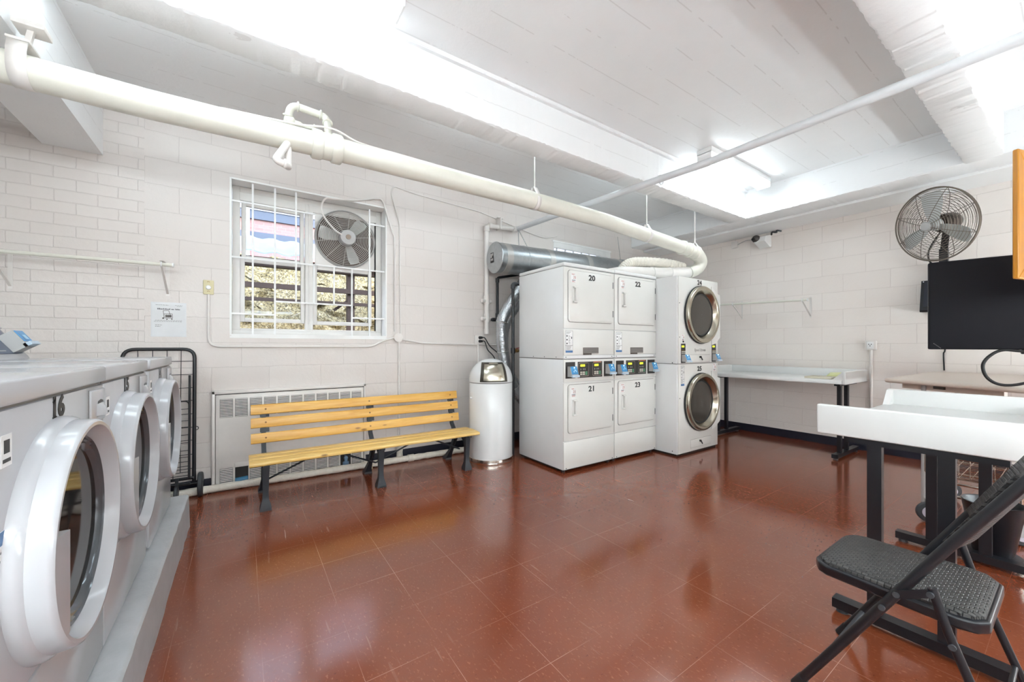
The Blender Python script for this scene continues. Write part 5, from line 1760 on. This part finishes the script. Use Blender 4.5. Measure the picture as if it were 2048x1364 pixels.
# ================================================================= wire laundry cart under the tables
k = thing('laundry_cart', 'chrome wire laundry cart on casters under the beige table', 'cart', (4.12, .33, 0))
X0, X1, Y0, Y1 = 3.80, 4.50, -.08, .62
mb = MB()
for z in (.33, .45, .57):
    mb.tube(bend([(X0, Y0, z), (X1, Y0, z), (X1, Y1, z), (X0, Y1, z), (X0, Y0 - .001, z)], .03, 4), .005, 8)
for i in range(15):
    y = Y0 + (Y1 - Y0) * i / 14
    mb.tube([(X0, y, .57), (X0, y, .335), (X0 + .03, y, .325), (X1 - .03, y, .325), (X1, y, .335), (X1, y, .57)], .0024, 6)
    x = X0 + (X1 - X0) * i / 14
    mb.tube([(x, Y0, .57), (x, Y0, .335), (x, Y0 + .03, .322), (x, Y1 - .03, .322), (x, Y1, .335), (x, Y1, .57)], .0024, 6)
build('wire_basket', mb, M_CHROME, k)
mb = MB()
for x, y in ((X0, Y0 + .04), (X0, Y1 - .02), (X1, Y0 + .04), (X1, Y1 - .02)):
    mb.cyl((x, y, .13), (x, y, .57), .011, n=12)
for z in (.205, .29):
    mb.cyl((X0, Y0 + .04, z), (X0, Y1 - .02, z), .009, n=10).cyl((X1, Y0 + .04, z), (X1, Y1 - .02, z), .009, n=10)
mb.cyl((X0, Y1 - .02, .205), (X1, Y1 - .02, .205), .009, n=10).cyl((X0, Y0 + .04, .205), (X1, Y0 + .04, .205), .009, n=10)
build('base_frame', mb, M_CHROME, k)
for x, y in ((X0, Y0 + .30), (X0, Y1 - .02), (X1, Y0 + .04), (X1, Y1 - .02)):
    a = Vector((.85, .5, 0)).normalized()
    q = Vector((x - .005, y, .068))
    w = build('caster', MB().lathe([(.001, -.016), (.05, -.016), (.062, -.013), (.067, -.006), (.067, .006), (.062, .013), (.05, .016), (.001, .016)], q, a, 28), M_GREYRUB, k, label='grey caster wheel')
    build('wheel_face', MB().lathe([(.001, -.019), (.034, -.019), (.040, -.016), (.040, -.0155)], q, a, 24).lathe([(.001, .019), (.034, .019), (.040, .016), (.040, .0155)], q, a, 24), mat('lilac_white_plastic', (208, 204, 216), .35), w)
    build('fork', MB().bar(q + a * .024 + Vector((0, 0, -.01)), q + a * .024 + Vector((0, 0, .085)), .03, .004, a).bar(q - a * .024 + Vector((0, 0, -.01)), q - a * .024 + Vector((0, 0, .085)), .03, .004, a).bar(q - a * .026 + Vector((0, 0, .085)), q + a * .026 + Vector((0, 0, .085)), .036, .006), M_GREYP, w)
build('side_stay', MB().cyl((X0, Y0 + .30, .14), (X0, Y0 + .30, .33), .010, n=10), M_CHROME, k)

# dark tub on the floor behind the chair
tb = thing('waste_basket', 'black tapered plastic basket on a round tray under the white folding table', 'basket', (3.47, .30, 0))
build('tray', MB().lathe([(.001, 0), (.098, 0), (.108, .012), (.108, .022), (.10, .024), (.001, .018)], (3.47, .30, 0), (0, 0, 1), 36), M_BLACK, tb)
build('tub', MB().lathe([(.001, .022), (.074, .022), (.078, .03), (.118, .30), (.122, .305), (.118, .308), (.112, .30), (.074, .04), (.001, .036)], (3.47, .30, 0), (0, 0, 1), 36), M_BLACK, tb)

# ================================================================= folded shopping cart by the brick wall
k = thing('folding_cart', 'folded black wire shopping cart leaning on the wall behind washer 14', 'cart', (-.5, 3.98, 0))
cx0, cx1, yb, yt = -.735, -.318, 3.955, 4.02
def pt(x, z, dy=0):
    return (x, yb + (yt - yb) * z / 1.15 + dy, z)
build('frame_tube', MB().tube(bend([pt(cx0, .12), pt(cx0, 1.155), pt(cx1, 1.155), pt(cx1, .12)], .075), .0125, 12), M_BLACK, k)
mb = MB()
for i in range(1, 5):
    x = cx0 + (cx1 - cx0) * i / 5
    mb.cyl(pt(x, 1.15), pt(x, .2), .0026, n=6)
for z in (1.06, .955, .85, .75, .645, .54, .44, .33, .22):
    mb.cyl(pt(cx0, z), pt(cx1, z), .0026, n=6)
build('back_grid', mb, M_BLACK, k)
mb = MB()
mb.tube(bend([pt(cx0 + .03, .16, -.035), pt(cx0 + .03, .75, -.035), pt(cx1 - .03, .75, -.035), pt(cx1 - .03, .16, -.035)], .03), .005, 8)
for z in (.69, .60, .55, .49, .43, .37, .32, .285, .25, .205, .18):
    mb.cyl(pt(cx0 + .03, z, -.035), pt(cx1 - .03, z, -.035), .0026, n=6)
for x in (-.62, -.53, -.44):
    mb.cyl(pt(x, .56, -.037), pt(x, .16, -.037), .0026, n=6)
build('basket_grid', mb, M_BLACK, k)
mb = MB().cyl(pt(cx1 - .028, .15, -.02), pt(cx1 - .028, .95, -.02), .008, n=10).cyl(pt(cx0 + .028, .15, -.02), pt(cx0 + .028, .95, -.02), .008, n=10)
build('side_rail', mb, M_BLACK, k)
build('axle', MB().cyl((cx0 - .03, 3.945, .105), (cx1 + .06, 3.945, .105), .008, n=12), M_BLACK, k)
for x in (cx0 - .02, cx1 + .042):
    w = build('wheel', MB().lathe([(.001, -.016), (.085, -.016), (.093, -.010), (.093, .010), (.085, .016), (.001, .016)], (x, 3.945, .0935), (1, 0, 0), 32), M_GREYRUB, k, label='grey rubber wheel')
    build('hub', MB().cyl((x - .019, 3.945, .0935), (x + .019, 3.945, .0935), .022, n=16), M_BLACK, w)
for x in (cx0 + .12, cx1 - .10):
    build('caster', MB().lathe([(.001, -.012), (.05, -.012), (.056, -.007), (.056, .007), (.05, .012), (.001, .012)], (x, 3.90, .058), (1, 0, 0), 24), M_GREYRUB, k)
    build('caster_arm', MB().bar((x, 3.90, .06), pt(x, .16, -.03), .02, .012), M_BLACK, k)
build('cross_tube', MB().cyl(pt(cx0, .15, -.01), pt(cx1, .15, -.01), .012, n=12).cyl(pt(cx0 + .02, .115, -.025), pt(cx1 - .02, .115, -.025), .010, n=12), M_BLACK, k)
build('latch', MB().ring(pt(cx1 + .012, .53, 0), (0, 1, 0), .014, .003, 16, 6), M_BLACK, k)

# ================================================================= wall fan
f = thing('wall_fan', 'large round caged wall fan on a bracket above the black television', 'fan', (5.7, .78, 2.2))
n_ = Vector((cos(R_(150)) * cos(R_(-12)), sin(R_(150)) * cos(R_(-12)), sin(R_(-12))))
fc = Vector((5.30, .805, 2.305))
RF = .333
a_, u_, v_ = basis(n_)
mb = MB()
mb.ring(fc, n_, RF, .0065, 64, 8)
mb.ring(fc - n_ * .02, n_, RF - .004, .004, 64, 6)
for i in range(15):
    q = i / 14
    r = .055 + (RF - .075) * q
    mb.ring(fc + n_ * (.085 * (1 - q ** 2.2)), n_, r, .0021, 48, 5)
for i in range(12):
    r = .09 + (RF - .10) * i / 11
    mb.ring(fc - n_ * (.03 + .07 * (1 - (i / 11) ** 2)), n_, r, .0019, 48, 5)
for i in range(8):
    a = 2 * pi * i / 8 + .3
    d = u_ * cos(a) + v_ * sin(a)
    mb.tube([fc + n_ * .088 + d * .04, fc + n_ * .075 + d * .14, fc + n_ * .045 + d * .24, fc + n_ * .015 + d * .31, fc + d * RF], .0026, 6)
    mb.tube([fc - n_ * .10 + d * .06, fc - n_ * .09 + d * .16, fc - n_ * .05 + d * .27, fc + d * RF], .0026, 6)
build('guard', mb, M_FAN, f)
build('guard_badge', MB().lathe([(.001, .098), (.036, .096), (.044, .088), (.044, .08), (.001, .08)], fc, n_, 28), M_GREYP, f)
for kk in range(3):
    a = 2 * pi * kk / 3 + R_(25)
    d = u_ * cos(a) + v_ * sin(a)
    sd = -u_ * sin(a) + v_ * cos(a)
    vs = []
    prof = ((.05, .06), (.11, .10), (.2, .135), (.27, .14), (.295, .11), (.30, .06))
    for rr, w in prof:
        for s_ in (-1, -.33, .33, 1):
            vs.append(fc + d * rr + sd * (w / 2 * s_) + n_ * (.02 * s_ - .006 * (1 - s_ * s_)))
    m0 = len(vs)
    vs += [q - n_ * .003 for q in vs]
    fs = []
    for i in range(len(prof) - 1):
        for s_ in range(3):
            b0 = i * 4 + s_
            fs.append((b0, b0 + 1, b0 + 5, b0 + 4))
            fs.append((m0 + b0, m0 + b0 + 4, m0 + b0 + 5, m0 + b0 + 1))
    rim = [i * 4 for i in range(len(prof))] + [(len(prof) - 1) * 4 + q for q in (1, 2, 3)] + [i * 4 + 3 for i in range(len(prof) - 2, -1, -1)] + [2, 1]
    for i in range(len(rim)):
        p_, q_ = rim[i], rim[(i + 1) % len(rim)]
        fs.append((p_, q_, m0 + q_, m0 + p_))
    build('blade', MB().add(vs, fs, True), M_BLADE, f)
build('hub', MB().lathe([(.001, .035), (.04, .03), (.055, .01), (.055, -.03), (.001, -.03)], fc, n_, 28), M_BLADE, f)
mo = fc - n_ * .10
build('motor', MB().lathe([(.001, .04), (.06, .04), (.082, .02), (.085, -.06), (.075, -.10), (.05, -.12), (.001, -.125)], mo, n_, 32), mat('bronze_motor', (74, 64, 58), .35, metal=.6), f)
pv = mo - n_ * .04
build('bracket', MB().bar(pv, (5.60, .785, 2.10), .045, .05, (0, 1, 0)).bar((5.60, .785, 2.12), (5.60, .785, 1.86), .05, .06, (0, 1, 0)).rbox(5.60, RX, .74, .83, 1.86, 1.93, .006).rbox(RX - .012, RX, .70, .87, 1.80, 2.0, .004), M_BLACK, f, label='black wall bracket')
build('cord', MB().tube(spline([pv, (5.55, .87, 2.14), (5.58, .88, 2.02), (5.60, .83, 1.95), (5.66, .80, 1.8)], 8), .007, 8), M_RUB, f)

# black slanted speaker on the wall
sp = thing('wall_speaker', 'small black slanted speaker on the wall behind the television edge', 'speaker', (5.7, .85, 1.6))
build('case', MB().prism([(0, 0), (0, .31), (-.09, .315), (-.17, .01), (-.16, -.005)], (RX, .70, 1.525), (1, 0, 0), (0, 0, 1), (0, .255, 0)), M_BLACK, sp)
q0 = Vector((RX - .092, .72, 1.835)); q1 = Vector((RX - .168, .72, 1.56))
build('face', MB().bar((RX - .100, .825, 1.82), (RX - .166, .825, 1.575), .21, .008, (1, 0, .25)), mat('dark_grille_cloth', (34, 36, 48), .6, bump=.2, bscale=300), sp)
build('led', MB().sphere((RX - .103, .938, 1.828), .005, 0, 10), mat('white_led', (230, 230, 240), .3), sp)
build('power_cord', MB().tube(spline([(RX - .012, .78, 1.55), (RX - .012, .79, 1.35), (RX - .012, .803, 1.14), (RX - .012, .812, 1.10), (RX - .012, .808, .935)], 8), .006, 8), M_RUB, sp)

# ================================================================= television on a ceiling pole
tv = thing('television', 'black flat television panel hanging at the right edge of view', 'television', (3.87, .1, 1.16))
dT = Vector((.257, -.967, 0)).normalized()
nT = Vector((-.967, -.257, 0)).normalized()
P0 = Vector((3.74, .593, 0))
TW = 1.02
Mx = Matrix(((dT.x, -nT.x, 0, P0.x), (dT.y, -nT.y, 0, P0.y), (0, 0, 1, 0), (0, 0, 0, 1)))
build('panel', MB().rbox(0, TW, 0, .05, 1.158, 1.730, .008, 3, 0, Mx), mat('black_tv_plastic', (17, 17, 24), .6, spec=.25, bump=.1, bscale=400, bdist=.001), tv)
build('back_shell', MB().rbox(.2, .8, .05, .10, 1.22, 1.62, .015, 2, 0, Mx), M_BLACK, tv)
mb = MB()
for i in range(7):
    mb.rbox(.022 + .005 * i, .025 + .005 * i, -.0006, .001, 1.195 - .0048 * i, 1.1975 - .0048 * i, .0004, 1, 0, Mx)
build('corner_scuff', mb, M_GREYP, tv)
pc = Mx @ Vector((.62, .13, 0))
build('ceiling_pole', MB().cyl((pc.x, pc.y, 1.5), (pc.x, pc.y, CZ), .025, n=16), M_BLACK, tv)
build('mount_plate', MB().rbox(.5, .74, .095, .12, 1.3, 1.56, .004, 2, 0, Mx), M_BLACK, tv)
cb = [(3.87, .08, 1.19), (3.845, .20, 1.150), (3.825, .29, 1.155), (3.808, .34, 1.12), (3.803, .368, 1.06), (3.808, .352, .985), (3.82, .30, .944), (3.838, .22, .955), (3.86, .12, 1.02), (3.90, .0, 1.2)]
build('cable_loop', MB().tube(spline(cb, 8), .0085, 10), M_RUB, tv)
build('cable_plug', MB().rbox(.385, .50, .005, .03, 1.132, 1.158, .004, 2, 0, Mx), M_RUB, tv)
build('grey_tab', MB().rbox(.405, .45, -.002, .02, 1.105, 1.158, .005, 2, 0, Mx), mat('mauve_grey_plastic', (176, 150, 156), .5), tv)

# ================================================================= oak framed board on a pier, at the right edge
dB = Vector((.959, -.28, 0)).normalized()
nB = Vector((-.28, -.959, 0)).normalized()
Q0 = Vector((1.77 * 1.6144 + .05, 1.77 * .1076 - .014, 0))
def mxb(o_):
    return Matrix(((dB.x, -nB.x, 0, o_.x), (dB.y, -nB.y, 0, o_.y), (0, 0, 1, 0), (0, 0, 0, 1)))
bd = thing('framed_board', 'honey oak framed notice board at the right edge in front of the television', 'notice board', (Q0.x, Q0.y, 1.495))
MxB = mxb(Q0)
BW, z0, z1, fw, ft = .85, 1.487, 2.078, .072, .02
def mitre(name, quad):
    vs = [MxB @ Vector((a, 0, b_)) for a, b_ in quad] + [MxB @ Vector((a, ft, b_)) for a, b_ in quad]
    o_ = build(name, MB().add(vs, [(0, 1, 2, 3), (4, 7, 6, 5), (0, 4, 5, 1), (1, 5, 6, 2), (2, 6, 7, 3), (3, 7, 4, 0)]), M_OAK, bd)
    bv_ = o_.modifiers.new('soft', 'BEVEL'); bv_.width = .004; bv_.segments = 2
    return o_
mitre('stile', [(0, z0), (fw, z0 + fw), (fw, z1 - fw), (0, z1)])
mitre('stile', [(BW, z0), (BW, z1), (BW - fw, z1 - fw), (BW - fw, z0 + fw)])
mitre('rail', [(0, z0), (BW, z0), (BW - fw, z0 + fw), (fw, z0 + fw)])
mitre('rail', [(0, z1), (fw, z1 - fw), (BW - fw, z1 - fw), (BW, z1)])
vs = [MxB @ Vector((a, q, b_)) for q in (.012, .03) for a, b_ in ((fw - .004, z0 + fw - .004), (BW - fw + .004, z0 + fw - .004), (BW - fw + .004, z1 - fw + .004), (fw - .004, z1 - fw + .004))]
build('cork_panel', MB().add(vs, [(0, 1, 2, 3), (4, 7, 6, 5), (0, 4, 5, 1), (1, 5, 6, 2), (2, 6, 7, 3), (3, 7, 4, 0)]), mat('cork', (176, 132, 88), .8, var=.2, vscale=60), bd)
for t_x in (.30, .78):
    q = MxB @ Vector((t_x, .02, 0))
    build('hanging_rod', MB().cyl((q.x, q.y, z1 - .01), (q.x, q.y, CZ), .006, n=10), M_GREYP, bd)
